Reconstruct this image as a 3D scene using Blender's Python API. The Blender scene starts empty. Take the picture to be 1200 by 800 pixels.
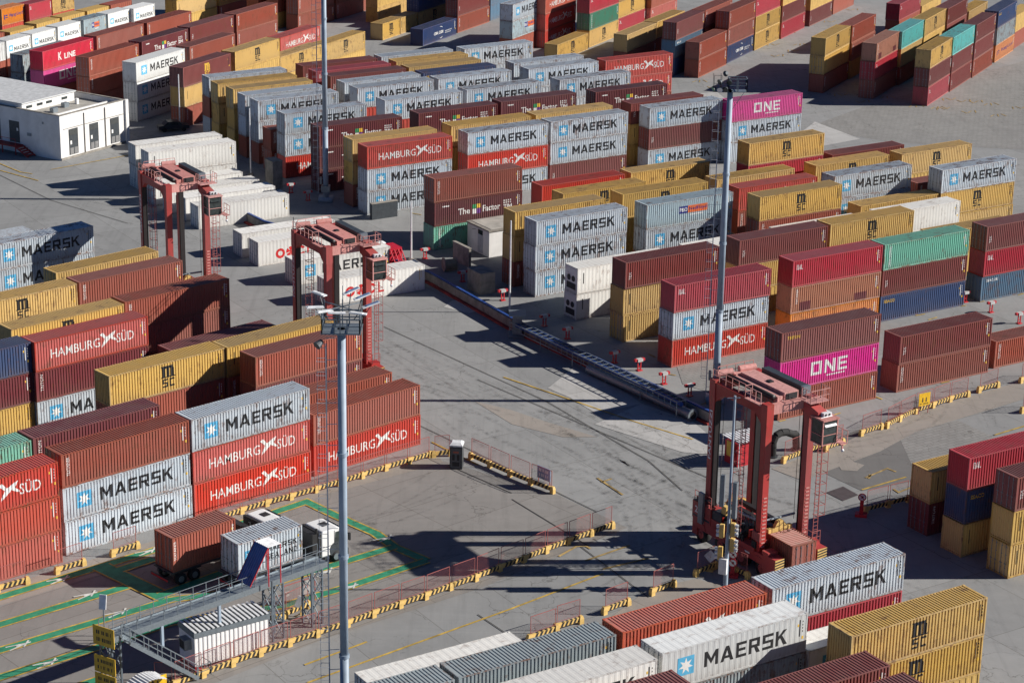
# Container terminal seen from above: stacked containers, straddle carriers, light masts, gate lanes.
import bpy, bmesh, math, random
from mathutils import Vector, Matrix
R = math.radians
random.seed(7)
scene = bpy.context.scene
COL = scene.collection

# ---------------------------------------------------------------- camera, sky, sun, exposure
PITCH, ROLL, CAM_H, FOCAL = 0.3280511, 0.0171816, 74.3613, 77.925
cp, sp, cr, sr = math.cos(PITCH), math.sin(PITCH), math.cos(ROLL), math.sin(ROLL)
fwd = Vector((0, cp, -sp)); rt0 = Vector((1, 0, 0)); up0 = Vector((0, sp, cp))
rt = rt0 * cr + up0 * sr; up = up0 * cr - rt0 * sr
cam = bpy.data.cameras.new("camera"); camo = bpy.data.objects.new("camera", cam); COL.objects.link(camo)
M = Matrix((rt, up, -fwd)).transposed().to_4x4(); M.translation = Vector((0, 0, CAM_H))
camo.matrix_world = M
cam.lens = FOCAL; cam.sensor_width = 36; cam.sensor_fit = 'HORIZONTAL'
cam.clip_start = 1; cam.clip_end = 5000
scene.camera = camo

SUN_AZ, SUN_EL = R(2.5), R(27.8)          # measured from +X towards +Y
world = bpy.data.worlds.new("World"); scene.world = world; world.use_nodes = True
nt = world.node_tree; bg = nt.nodes["Background"]
sky = nt.nodes.new("ShaderNodeTexSky"); sky.sky_type = 'NISHITA'; sky.sun_disc = False
sky.sun_elevation = SUN_EL; sky.sun_rotation = R(90) - SUN_AZ
sky.air_density = 0.5; sky.dust_density = 0.0; sky.ozone_density = 7.0
nt.links.new(sky.outputs[0], bg.inputs[0]); bg.inputs[1].default_value = 0.05
sun = bpy.data.lights.new("sun", 'SUN'); sun.energy = 5.0; sun.angle = R(0.5); sun.color = (1, 0.95, 0.88)
suno = bpy.data.objects.new("sun", sun); COL.objects.link(suno)
suno.rotation_euler = Vector((math.cos(SUN_EL)*math.cos(SUN_AZ), math.cos(SUN_EL)*math.sin(SUN_AZ), math.sin(SUN_EL))).to_track_quat('Z', 'Y').to_euler()
scene.view_settings.view_transform = 'Standard'; scene.view_settings.look = 'None'
scene.view_settings.exposure = 0.5; scene.view_settings.gamma = 1.0

# ---------------------------------------------------------------- materials
MATS = {}
def nodes(name):
    m = bpy.data.materials.new(name); m.use_nodes = True
    return m, m.node_tree, m.node_tree.nodes["Principled BSDF"]
def lk(t, a, b): t.links.new(a, b)
def noise(t, vec, scale, detail=4, rough=0.6):
    n = t.nodes.new("ShaderNodeTexNoise"); n.inputs["Scale"].default_value = scale
    n.inputs["Detail"].default_value = detail; n.inputs["Roughness"].default_value = rough
    if vec is not None: lk(t, vec, n.inputs["Vector"])
    return n.outputs[0]
def ramp(t, fac, a, b, va=0.0, vb=1.0):
    r = t.nodes.new("ShaderNodeMapRange"); r.inputs[1].default_value = a; r.inputs[2].default_value = b
    r.inputs[3].default_value = va; r.inputs[4].default_value = vb; lk(t, fac, r.inputs[0]); return r.outputs[0]
def mix(t, fac, a, b, mode='MIX'):
    n = t.nodes.new("ShaderNodeMix"); n.data_type = 'RGBA'; n.blend_type = mode
    for s, v in ((0, fac), (6, a), (7, b)):
        if hasattr(v, "is_linked"): lk(t, v, n.inputs[s])
        elif s == 0: n.inputs[0].default_value = v
        else: n.inputs[s].default_value = (*v, 1)
    return n.outputs[2]
def math_(t, op, a, b):
    n = t.nodes.new("ShaderNodeMath"); n.operation = op
    for i, v in enumerate((a, b)):
        if hasattr(v, "is_linked"): lk(t, v, n.inputs[i])
        else: n.inputs[i].default_value = v
    return n.outputs[0]
def mapping(t, vec, sc, rot=0):
    n = t.nodes.new("ShaderNodeMapping"); n.inputs["Scale"].default_value = sc; n.inputs["Rotation"].default_value = (0, 0, rot)
    lk(t, vec, n.inputs["Vector"]); return n.outputs[0]

def plain(name, rgb, rough=0.6, metal=0.0, var=0.12, scale=2.0, bump=0.0):
    if name in MATS: return MATS[name]
    m, t, p = nodes(name)
    tc = t.nodes.new("ShaderNodeTexCoord")
    f = noise(t, tc.outputs["Object"], scale)
    dark = tuple(c * (1 - var * 2) for c in rgb); lite = tuple(min(1, c * (1 + var)) for c in rgb)
    lk(t, mix(t, ramp(t, f, 0.3, 0.7), dark, lite), p.inputs["Base Color"])
    p.inputs["Roughness"].default_value = rough; p.inputs["Metallic"].default_value = metal
    if bump:
        b = t.nodes.new("ShaderNodeBump"); b.inputs["Strength"].default_value = bump; b.inputs["Distance"].default_value = 0.02
        lk(t, noise(t, tc.outputs["Object"], scale * 8), b.inputs["Height"]); lk(t, b.outputs[0], p.inputs["Normal"])
    MATS[name] = m; return m

RUST = (0.16, 0.065, 0.03)
def paint(name, rgb, wear=0.3, dust=0.0, rough=0.55, roof=False):
    """Weathered sea container paint: per-container shade, blotchy fading, run-down streaks, rust along edges."""
    if name in MATS: return MATS[name]
    m, t, p = nodes(name)
    tc = t.nodes.new("ShaderNodeTexCoord"); oi = t.nodes.new("ShaderNodeObjectInfo")
    off = t.nodes.new("ShaderNodeVectorMath"); off.operation = 'ADD'
    sc = t.nodes.new("ShaderNodeVectorMath"); sc.operation = 'SCALE'; sc.inputs[0].default_value = (37, 91, 53)
    lk(t, oi.outputs["Random"], sc.inputs["Scale"]); lk(t, tc.outputs["Object"], off.inputs[0]); lk(t, sc.outputs[0], off.inputs[1])
    v = off.outputs[0]
    fade = tuple(c * 0.88 + 0.12 * (0.33, 0.28, 0.24)[i] for i, c in enumerate(rgb))
    c = mix(t, ramp(t, noise(t, v, 0.45, 3), 0.35, 0.75, 0.0, 0.55 + dust), rgb, fade)
    # vertical run-down streaks
    st = noise(t, mapping(t, v, (5.0, 5.0, 0.35)), 1.0, 4, 0.7)
    c = mix(t, ramp(t, st, 0.56, 0.8, 0.0, 0.30), c, tuple(x * 0.5 + 0.012 for x in rgb))
    # rust blooms
    ru = math_(t, 'MULTIPLY', noise(t, v, 1.1, 6, 0.75), noise(t, mapping(t, v, (2.2, 2.2, .5)) if not roof else mapping(t, v, (.5, 1.6, 1)), 1.3, 5, 0.75))
    # some boxes are far rustier than others
    age = ramp(t, math_(t, 'FRACT', math_(t, 'MULTIPLY', oi.outputs["Random"], 7.7), 0), 0, 1, 0.0, 0.07)
    ru = math_(t, 'ADD', ru, age)
    c = mix(t, ramp(t, ru, 0.345 - 0.06 * wear, 0.42 - 0.05 * wear, 0.0, 0.85 * min(1, .35 + wear)), c, RUST)
    if not roof:                    # rust creeping from the bottom rail and the top rail, dirt splashed at the foot
        sx = t.nodes.new("ShaderNodeSeparateXYZ"); lk(t, tc.outputs["Object"], sx.inputs[0])
        edge = math_(t, 'MAXIMUM', ramp(t, sx.outputs[2], 0.65, 0.1), ramp(t, sx.outputs[2], 2.35, 2.85))
        er = math_(t, 'MULTIPLY', edge, ramp(t, noise(t, mapping(t, v, (4, 4, .8)), 1.0, 5, .75), 0.45, 0.68))
        c = mix(t, math_(t, 'MULTIPLY', er, .35 + .6 * min(1, wear)), c, RUST)
        c = mix(t, math_(t, 'MULTIPLY', ramp(t, sx.outputs[2], 1.3, 0.0), .16), c, (0.20, 0.17, 0.14))
    if dust: c = mix(t, ramp(t, noise(t, v, 0.9, 5), 0.2, 0.8, dust * 0.25, dust), c, (0.34, 0.30, 0.26))
    # each container its own age: brightness differs from box to box
    hs = t.nodes.new("ShaderNodeHueSaturation"); lk(t, c, hs.inputs["Color"])
    lk(t, ramp(t, oi.outputs["Random"], 0, 1, 0.84, 1.14), hs.inputs["Value"])
    lk(t, ramp(t, math_(t, 'FRACT', math_(t, 'MULTIPLY', oi.outputs["Random"], 17.3), 0), 0, 1, 0.86, 1.06), hs.inputs["Saturation"])
    lk(t, hs.outputs[0], p.inputs["Base Color"])
    p.inputs["Roughness"].default_value = rough
    b = t.nodes.new("ShaderNodeBump"); b.inputs["Strength"].default_value = 0.25; b.inputs["Distance"].default_value = 0.03
    lk(t, noise(t, v, 1.2, 2), b.inputs["Height"]); lk(t, b.outputs[0], p.inputs["Normal"])
    MATS[name] = m; return m

# type: paint colour, wear, words for the label
LIV = {
 'CRm': ((0.215, 0.048, 0.043), .2, 'red-brown'), 'GNd': ((0.06, 0.23, 0.15), .2, 'dark green'), 'HSp': ((0.47, 0.075, 0.045), .3, 'plain red'),
 'CR':  ((0.335, 0.080, 0.048), .30, 'brown-red'), 'CRt': ((0.24, 0.062, 0.052), .2, 'dark brown-red'), 'CRd': ((0.17, 0.030, 0.038), .2, 'deep maroon'),
 'ZIM': ((0.135, 0.024, 0.030), .22, 'dark maroon'), 'MAR': ((0.22, 0.045, 0.04), .2, 'maroon'), 'MSCm': ((0.22, 0.05, 0.045), .2, 'maroon'),
 'DAL': ((0.46, 0.028, 0.050), .15, 'crimson'), 'DALP': ((0.55, 0.16, 0.13), .2, 'faded pink'), 'HS': ((0.54, 0.060, 0.042), .3, 'bright red'),
 'HSO': ((0.50, 0.10, 0.055), .3, 'orange-red'), 'Y': ((0.62, 0.40, 0.11), .25, 'yellow'), 'MSC': ((0.62, 0.40, 0.11), .3, 'yellow'),
 'MK':  ((0.50, 0.56, 0.61), .45, 'pale grey'), 'MKR': ((0.66, 0.68, 0.67), .12, 'off-white'), 'RF': ((0.76, 0.75, 0.71), .12, 'white'),
 'ONE': ((0.60, 0.045, 0.25), .1, 'magenta'), 'BL': ((0.085, 0.17, 0.26), .3, 'slate blue'), 'NB': ((0.03, 0.065, 0.17), .25, 'navy blue'),
 'CMA': ((0.02, 0.05, 0.16), .15, 'dark blue'), 'GN': ((0.19, 0.50, 0.37), .5, 'mint green'), 'TQ': ((0.12, 0.53, 0.50), .3, 'turquoise'),
 'OR':  ((0.75, 0.26, 0.045), .3, 'orange'), 'CAI': ((0.46, 0.20, 0.12), .3, 'tan brown'), 'KL': ((0.60, 0.015, 0.05), .1, 'scarlet'),
 'PO':  ((0.36, 0.46, 0.50), .45, 'blue-grey'), 'GR': ((0.30, 0.36, 0.38), .5, 'slate grey')}
for k, (rgb, w, _) in LIV.items():
    paint('paint_' + k, rgb, w)
    paint('roof_' + k, rgb, w * 1.3, 0.22 if k not in ('RF', 'MKR', 'MK', 'PO') else 0.12, 0.6, True)
    paint('frame_' + k, tuple(c * 0.9 for c in rgb), min(1, w * 2.0))
BLACK = plain('black_lettering', (0.018, 0.018, 0.02), 0.6)
WHITE = plain('white_lettering', (0.78, 0.77, 0.74), 0.6, var=.05)
SKYB = plain('light_blue_square', (0.10, 0.42, 0.66), 0.6, var=.1)
GOLD = plain('yellow_lettering', (0.75, 0.48, 0.06), 0.6)
REDL = plain('red_lettering', (0.62, 0.02, 0.02), 0.6); BLUL = plain('blue_lettering', (0.02, 0.03, 0.25), 0.6); ORAL = plain('orange_patch', (0.8, 0.2, 0.06), 0.6)
GRNL = plain('green_patch', (0.05, 0.3, 0.12)); PURL = plain('purple_patch', (0.2, 0.06, 0.3))
CRANE = paint('crane_red', (0.40, 0.030, 0.028), .12, 0.0, .5); CRANEP = paint('crane_pink_faded', (0.66, 0.29, 0.26), .12, 0.1, .6)
CRANED = plain('greased_black', (0.022, 0.018, 0.018), 0.5); STEEL = plain('galvanised_steel', (0.25, 0.29, 0.32), 0.45, 0.55, .1, 6)
DARKST = plain('dark_steel', (0.06, 0.07, 0.08), 0.5, 0.3); RUBBER = plain('tyre_rubber', (0.02, 0.02, 0.02), 0.85)
YEL = plain('safety_yellow', (0.70, 0.47, 0.15), 0.6); BLK = plain('stripe_black', (0.02, 0.02, 0.022), 0.65)
FENCE = plain('red_fence_wire', (0.36, 0.11, 0.10), 0.6); REDP = plain('signal_red', (0.50, 0.025, 0.035), 0.5)
CONC = plain('cast_concrete', (0.27, 0.25, 0.22), 0.9, 0, .2, 1.2, .4); WALLW = plain('white_render', (0.74, 0.73, 0.71), 0.85, 0, .09, .45, .1)
GLASS = plain('dark_glass', (0.045, 0.055, 0.055), 0.08, 0, .3); CABW = plain('white_cab_paint', (0.78, 0.78, 0.77), 0.35, 0, .03)
MASTP = plain('mast_blue_grey', (0.30, 0.37, 0.45), 0.55, 0.0, .1, .8); LAMPW = plain('lamp_white', (0.75, 0.76, 0.77), 0.4)
ROOFG = plain('roof_grey', (0.40, 0.38, 0.34), 0.9, 0, .15, .7); BLUEP = plain('rail_blue', (0.02, 0.07, 0.28), 0.5); SIGNB = plain('sign_blue', (0.20, 0.32, 0.52), 0.5)

# ---------------------------------------------------------------- mesh builder
class MB:
    def __init__(s): s.v, s.f, s.m = [], [], []
    def add(s, vs, fs, mi=0):
        o = len(s.v); s.v += [tuple(v) for v in vs]; s.f += [tuple(i + o for i in f) for f in fs]; s.m += [mi] * len(fs); return s
    def box(s, x0, x1, y0, y1, z0, z1, mi=0):
        return s.add([(x, y, z) for z in (z0, z1) for y in (y0, y1) for x in (x0, x1)],
                     [(0, 2, 3, 1), (4, 5, 7, 6), (0, 1, 5, 4), (1, 3, 7, 5), (3, 2, 6, 7), (2, 0, 4, 6)], mi)
    def beam(s, p, q, w, h=None, mi=0, upv=(0, 0, 1)):
        p, q = Vector(p), Vector(q); h = h or w; d = (q - p).normalized(); u = Vector(upv)
        if abs(d.dot(u)) > 0.98: u = Vector((1, 0, 0))
        a = d.cross(u).normalized() * w / 2; b = a.cross(d).normalized() * h / 2
        vs = [c + sa * a + sb * b for c in (p, q) for sb in (-1, 1) for sa in (-1, 1)]
        return s.add(vs, [(0, 2, 3, 1), (4, 5, 7, 6), (0, 1, 5, 4), (1, 3, 7, 5), (3, 2, 6, 7), (2, 0, 4, 6)], mi)
    def cyl(s, p, q, r0, r1=None, n=12, mi=0, caps=True):
        p, q = Vector(p), Vector(q); r1 = r0 if r1 is None else r1; d = (q - p).normalized()
        u = Vector((0, 0, 1)) if abs(d.z) < .9 else Vector((1, 0, 0))
        a = d.cross(u).normalized(); b = d.cross(a)
        vs = [c + (a * math.cos(2 * math.pi * i / n) + b * math.sin(2 * math.pi * i / n)) * r for c, r in ((p, r0), (q, r1)) for i in range(n)]
        fs = [(i, (i + 1) % n, n + (i + 1) % n, n + i) for i in range(n)]
        if caps: fs += [tuple(range(n))[::-1], tuple(range(n, 2 * n))]
        return s.add(vs, fs, mi)
    def tube(s, pts, r, n=10, mi=0):
        for a, b in zip(pts, pts[1:]): s.cyl(a, b, r, n=n, mi=mi)
        return s
    def poly(s, pts, th, mi=0, axis='y', at=0.0):
        """flat outline pts (u, v) given thickness th along an axis"""
        n = len(pts); vs = []
        for t in (0, th):
            for u, v in pts: vs.append({'y': (u, at + t, v), 'x': (at + t, u, v), 'z': (u, v, at + t)}[axis])
        return s.add(vs, [tuple(range(n))[::-1], tuple(range(n, 2 * n))] + [(i, (i + 1) % n, n + (i + 1) % n, n + i) for i in range(n)], mi)
    def mesh(s, name, nm=1, mats=None, smooth=False):
        me = bpy.data.meshes.new(name); me.from_pydata(s.v, [], s.f); me.update()
        for i in range(len(mats) if mats else nm): me.materials.append(mats[i] if mats else None)
        if any(s.m): me.polygons.foreach_set("material_index", s.m)
        bm = bmesh.new(); bm.from_mesh(me); bmesh.ops.recalc_face_normals(bm, faces=bm.faces); bm.to_mesh(me); bm.free()
        if smooth: me.polygons.foreach_set("use_smooth", [True] * len(me.polygons))
        return me
    def build(s, name, mats, parent=None, smooth=False, **props):
        if not isinstance(mats, (list, tuple)): mats = [mats]
        return link(name, s.mesh(name, mats=mats, smooth=smooth), parent, **props)
LINKED = []
def link(name, me, parent=None, loc=None, rz=None, **props):
    o = bpy.data.objects.new(name, me); COL.objects.link(o); LINKED.append(o)
    if parent is not None: o.parent = parent
    if loc is not None: o.location = loc
    if rz is not None: o.rotation_euler = (0, 0, rz)
    for k, v in props.items(): o[k] = v
    return o
def thing(name, label, cat, loc=(0, 0, 0), rz=0.0, group=None):
    o = link(name, None, loc=loc, rz=rz, label=label, category=cat)
    if group: o['group'] = group
    return o
def sheet(name, pts, z, m, kind='structure'):
    """flat outline laid on the ground"""
    me = bpy.data.meshes.new(name); me.from_pydata([(x, y, z * 3) for x, y in pts], [], [tuple(range(len(pts)))]); me.materials.append(m)
    if me.polygons[0].normal.z < 0: me.flip_normals()
    return link(name, me, kind=kind)
def strip(b, pts, w, z, off=0.0, mi=0):
    """mitred band of width w along a ground polyline, shifted sideways by off"""
    z += .034; P = [Vector((x, y)) for x, y in pts]; L, Rr = [], []
    for i, p in enumerate(P):
        d0 = (p - P[i - 1]).normalized() if i else (P[1] - p).normalized()
        d1 = (P[i + 1] - p).normalized() if i + 1 < len(P) else d0
        n0 = Vector((-d0.y, d0.x)); n1 = Vector((-d1.y, d1.x)); n = (n0 + n1).normalized(); k = 1 / max(.35, n.dot(n0))
        L.append(p + n * k * (off + w / 2)); Rr.append(p + n * k * (off - w / 2))
    for i in range(len(P) - 1):
        b.add([(Rr[i].x, Rr[i].y, z), (Rr[i + 1].x, Rr[i + 1].y, z), (L[i + 1].x, L[i + 1].y, z), (L[i].x, L[i].y, z)], [(0, 1, 2, 3)], mi)

# ---------------------------------------------------------------- ground
def ground_mat(name, base, tint, joints=True, paver=False, rot=0.0, joint_w=(6.0, 4.5)):
    m, t, p = nodes(name)
    g = t.nodes.new("ShaderNodeNewGeometry"); pos = g.outputs["Position"]
    c = mix(t, ramp(t, noise(t, pos, 0.035, 5), 0.35, 0.65), base, tint)
    c = mix(t, ramp(t, noise(t, pos, 0.35, 5, .7), 0.35, 0.75, 0.0, 0.5), c, tuple(x * 0.72 for x in base))
    # tyre-dragged streaks along the traffic direction
    st = noise(t, mapping(t, pos, (0.9, 0.05, 1), rot), 1.0, 5, 0.75)
    c = mix(t, ramp(t, st, 0.5, 0.75, 0.0, 0.38), c, tuple(x * 0.55 for x in base))
    st2 = noise(t, mapping(t, pos, (0.05, 0.8, 1), rot), 1.0, 5, 0.75)
    c = mix(t, ramp(t, st2, 0.52, 0.78, 0.0, 0.30), c, tuple(min(1, x * 1.35) for x in base))
    # oil drips
    oil = math_(t, 'MULTIPLY', noise(t, pos, 0.11, 3), noise(t, pos, 1.1, 6, .8))
    c = mix(t, ramp(t, oil, 0.34, 0.42, 0.0, 0.55), c, (0.05, 0.048, 0.045))
    # crack network
    w = t.nodes.new("ShaderNodeTexVoronoi"); w.feature = 'DISTANCE_TO_EDGE'; w.inputs["Scale"].default_value = 0.16
    wv = t.nodes.new("ShaderNodeVectorMath"); wv.operation = 'ADD'; lk(t, pos, wv.inputs[0])
    nn = t.nodes.new("ShaderNodeTexNoise"); nn.inputs["Scale"].default_value = .35; nn.inputs["Detail"].default_value = 5; lk(t, pos, nn.inputs["Vector"])
    sc2 = t.nodes.new("ShaderNodeVectorMath"); sc2.operation = 'SCALE'; sc2.inputs["Scale"].default_value = 5.0; lk(t, nn.outputs["Color"], sc2.inputs[0]); lk(t, sc2.outputs[0], wv.inputs[1])
    lk(t, wv.outputs[0], w.inputs["Vector"])
    crk = math_(t, 'MULTIPLY', ramp(t, w.outputs[0], 0.002, 0.008, 1, 0), ramp(t, noise(t, pos, .06, 3), .47, .56))
    c = mix(t, math_(t, 'MULTIPLY', crk, .5), c, (0.04, 0.036, 0.03))
    br = t.nodes.new("ShaderNodeTexBrick"); br.inputs["Color1"].default_value = (1, 1, 1, 1); br.inputs["Color2"].default_value = (.86, .86, .86, 1)
    br.inputs["Mortar"].default_value = (.55, .53, .5, 1) if not paver else (.55, .53, .5, 1)
    lk(t, mapping(t, pos, (1, 1, 1), rot), br.inputs["Vector"]); br.inputs["Scale"].default_value = 1.0; br.offset = 0.0 if joints and not paver else .5
    br.inputs["Brick Width"].default_value = joint_w[0]; br.inputs["Row Height"].default_value = joint_w[1]
    br.inputs["Mortar Size"].default_value = 0.035 if not paver else 0.04; br.inputs["Mortar Smooth"].default_value = 0.1
    c = mix(t, 0.85 if not paver else .7, c, br.outputs[0], 'MULTIPLY')
    lk(t, c, p.inputs["Base Color"]); p.inputs["Roughness"].default_value = 0.9
    b = t.nodes.new("ShaderNodeBump"); b.inputs["Strength"].default_value = .3; b.inputs["Distance"].default_value = .02
    lk(t, noise(t, pos, 3.0, 6), b.inputs["Height"]); lk(t, b.outputs[0], p.inputs["Normal"])
    MATS[name] = m; return m
GROUND = ground_mat('worn_concrete', (0.255, 0.258, 0.256), (0.305, 0.306, 0.30), rot=R(57.5), joint_w=(9.0, 7.0))
NEWC = ground_mat('new_concrete', (0.43, 0.425, 0.41), (0.48, 0.47, 0.455), rot=R(57.5), joint_w=(12, 5.5))
LANEC = ground_mat('lane_concrete', (0.235, 0.222, 0.208), (0.27, 0.255, 0.24), rot=R(-42), joint_w=(10.0, 5.0))
PAVER = ground_mat('block_paving', (0.245, 0.24, 0.23), (0.285, 0.28, 0.265), paver=True, rot=R(-32.5), joint_w=(1.0, 0.5))
TAN = ground_mat('dusty_verge', (0.30, 0.27, 0.24), (0.32, 0.285, 0.25), rot=R(-42), joint_w=(14, 14))
DIRTY = ground_mat('patched_asphalt', (0.15, 0.145, 0.14), (0.18, 0.175, 0.165), rot=R(-42), joint_w=(20, 20))
sheet('ground', [(-1500, -200), (1500, -200), (1500, 2500), (-1500, 2500)], 0.0, GROUND)
# ---------------------------------------------------------------- container meshes (shared by every box of a kind)
W, H, HB = 2.438, 2.896, 2.884
PROF = {}          # kind -> (break points, offset function) of the corrugated side
def trap(L, x0, x1, per, d0, d1):
    n = round((x1 - x0) / per); p = (x1 - x0) / n; pts = []
    for i in range(n):
        a = x0 + i * p
        pts += [(a, d0), (a + p * .40, d0), (a + p * .5, d1), (a + p * .90, d1)]
    pts.append((x1, d0)); return pts
def wave_y(pts, x):
    if x <= pts[0][0]: return pts[0][1]
    for (a, ya), (b, yb) in zip(pts, pts[1:]):
        if x <= b: return ya + (yb - ya) * (x - a) / max(1e-9, b - a)
    return pts[-1][1]
MESH = {}
def container_meshes(kind):
    L = 6.06 if kind.endswith('20') else 12.19; reef = kind.startswith('reefer')
    hx, hy = L / 2, W / 2
    pts = trap(L, -hx + .11, hx - .11, .46 if reef else .282, -hy + .012, -hy + (.022 if reef else .064)); PROF[kind] = pts
    # frame: posts, rails, corner castings, floor, the far side and the far end
    b = MB()
    for sx in (-1, 1):
        for sy in (-1, 1):
            x, y = sx * (hx - .06), sy * (hy - .06)
            b.box(x - .055, x + .055, y - .055, y + .055, .12, HB - .12)
            for z in (0, HB - .125): b.box(*(sorted((sx * hx, sx * (hx - .18)))), *(sorted((sy * hy, sy * (hy - .165)))), z, z + .125, 1)
    for sy in (-1, 1):
        y0, y1 = sorted((sy * (hy - .004), sy * (hy - .07)))
        b.box(-hx + .18, hx - .18, y0, y1, HB - .10, HB - .02); b.box(-hx + .18, hx - .18, y0, y1, .02, .17)
    for sx in (-1, 1):
        x0, x1 = sorted((sx * (hx - .004), sx * (hx - .07)))
        b.box(x0, x1, -hy + .165, hy - .165, HB - .11, HB - .02); b.box(x0, x1, -hy + .165, hy - .165, .02, .17)
    b.box(-hx + .1, hx - .1, -hy + .08, hy - .08, .06, .16)
    q = [(x, -y) for x, y in pts]
    for (xa, ya), (xb, yb) in zip(q, q[1:]): b.add([(xa, ya, .17), (xb, yb, .17), (xb, yb, HB - .1), (xa, ya, HB - .1)], [(0, 1, 2, 3)])
    b.box(hx - .10, hx - .05, -hy + .12, hy - .12, .17, HB - .11)
    MESH[kind, 'frame'] = b.mesh('container_frame', 2)
    b = MB()
    for (xa, ya), (xb, yb) in zip(pts, pts[1:]): b.add([(xa, ya, .17), (xb, yb, .17), (xb, yb, HB - .1), (xa, ya, HB - .1)], [(0, 1, 2, 3)])
    MESH[kind, 'side'] = b.mesh('side_panel')
    rp = trap(L, -hx + .18, hx - .18, .60 if reef else .27, HB - .022, HB - (.030 if reef else .066)); b = MB()
    for (xa, za), (xb, zb) in zip(rp, rp[1:]): b.add([(xa, -hy + .07, za), (xb, -hy + .07, zb), (xb, hy - .07, zb), (xa, hy - .07, za)], [(0, 1, 2, 3)])
    for sx in (-1, 1): b.box(*(sorted((sx * (hx - .18), sx * (hx - .07)))), -hy + .165, hy - .165, HB - .04, HB - .022)
    MESH[kind, 'roof'] = b.mesh('roof_panel')
    ep = trap(W, -hy + .115, hy - .115, .25, -hx + .03, -hx + .075); b = MB()
    for (ya, xa), (yb, xb) in zip(ep, ep[1:]): b.add([(xa, ya, .17), (xb, yb, .17), (xb, yb, HB - .11), (xa, ya, HB - .11)], [(0, 1, 2, 3)])
    MESH[kind, 'end'] = b.mesh('end_wall')
    for s in (0, 1):
        y0, y1 = (-hy + .13, -.01) if s == 0 else (.01, hy - .13)
        b = MB(); b.box(-hx + .02, -hx + .06, y0, y1, .18, HB - .12)
        for z0, z1 in ((.35, .9), (1.02, 1.62), (1.74, HB - .3)): b.box(-hx + .008, -hx + .02, y0 + .09, y1 - .09, z0, z1)
        for z in (.5, 1.3, 2.2): b.box(-hx - .004, -hx + .03, *((y0 - .02, y0 + .1) if s == 0 else (y1 - .1, y1 + .02)), z, z + .12)
        MESH[kind, 'door%d' % s] = b.mesh('door')
        b = MB()
        for yy in (y0 + .3, y1 - .3):
            b.cyl((-hx - .03, yy, .08), (-hx - .03, yy, HB - .06), .022, n=6)
            b.box(-hx - .045, -hx - .01, yy - .14, yy + .14, 1.12, 1.17)
            for z in (.2, .75, 1.9, HB - .3): b.box(-hx - .02, -hx + .02, yy - .06, yy + .06, z, z + .06)
        MESH[kind, 'bars%d' % s] = b.mesh('locking_bars')
    if reef:
        b = MB(); b.box(-hx + .02, -hx + .10, -hy + .14, hy - .14, .2, HB - .14); b.box(-hx + .005, -hx + .02, -.95, .95, 2.05, 2.6)
        MESH[kind, 'unit'] = b.mesh('cooling_unit')
        b = MB(); b.box(-hx - .012, -hx + .02, -.85, .85, .35, 1.05); b.cyl((-hx - .02, -.4, 1.55), (-hx + .02, -.4, 1.55), .33, n=14); b.cyl((-hx - .02, .45, 1.55), (-hx + .02, .45, 1.55), .33, n=14)
        MESH[kind, 'grille'] = b.mesh('fan_grille')
for k in ('dry40', 'dry20', 'reefer40', 'reefer20'): container_meshes(k)

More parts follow.
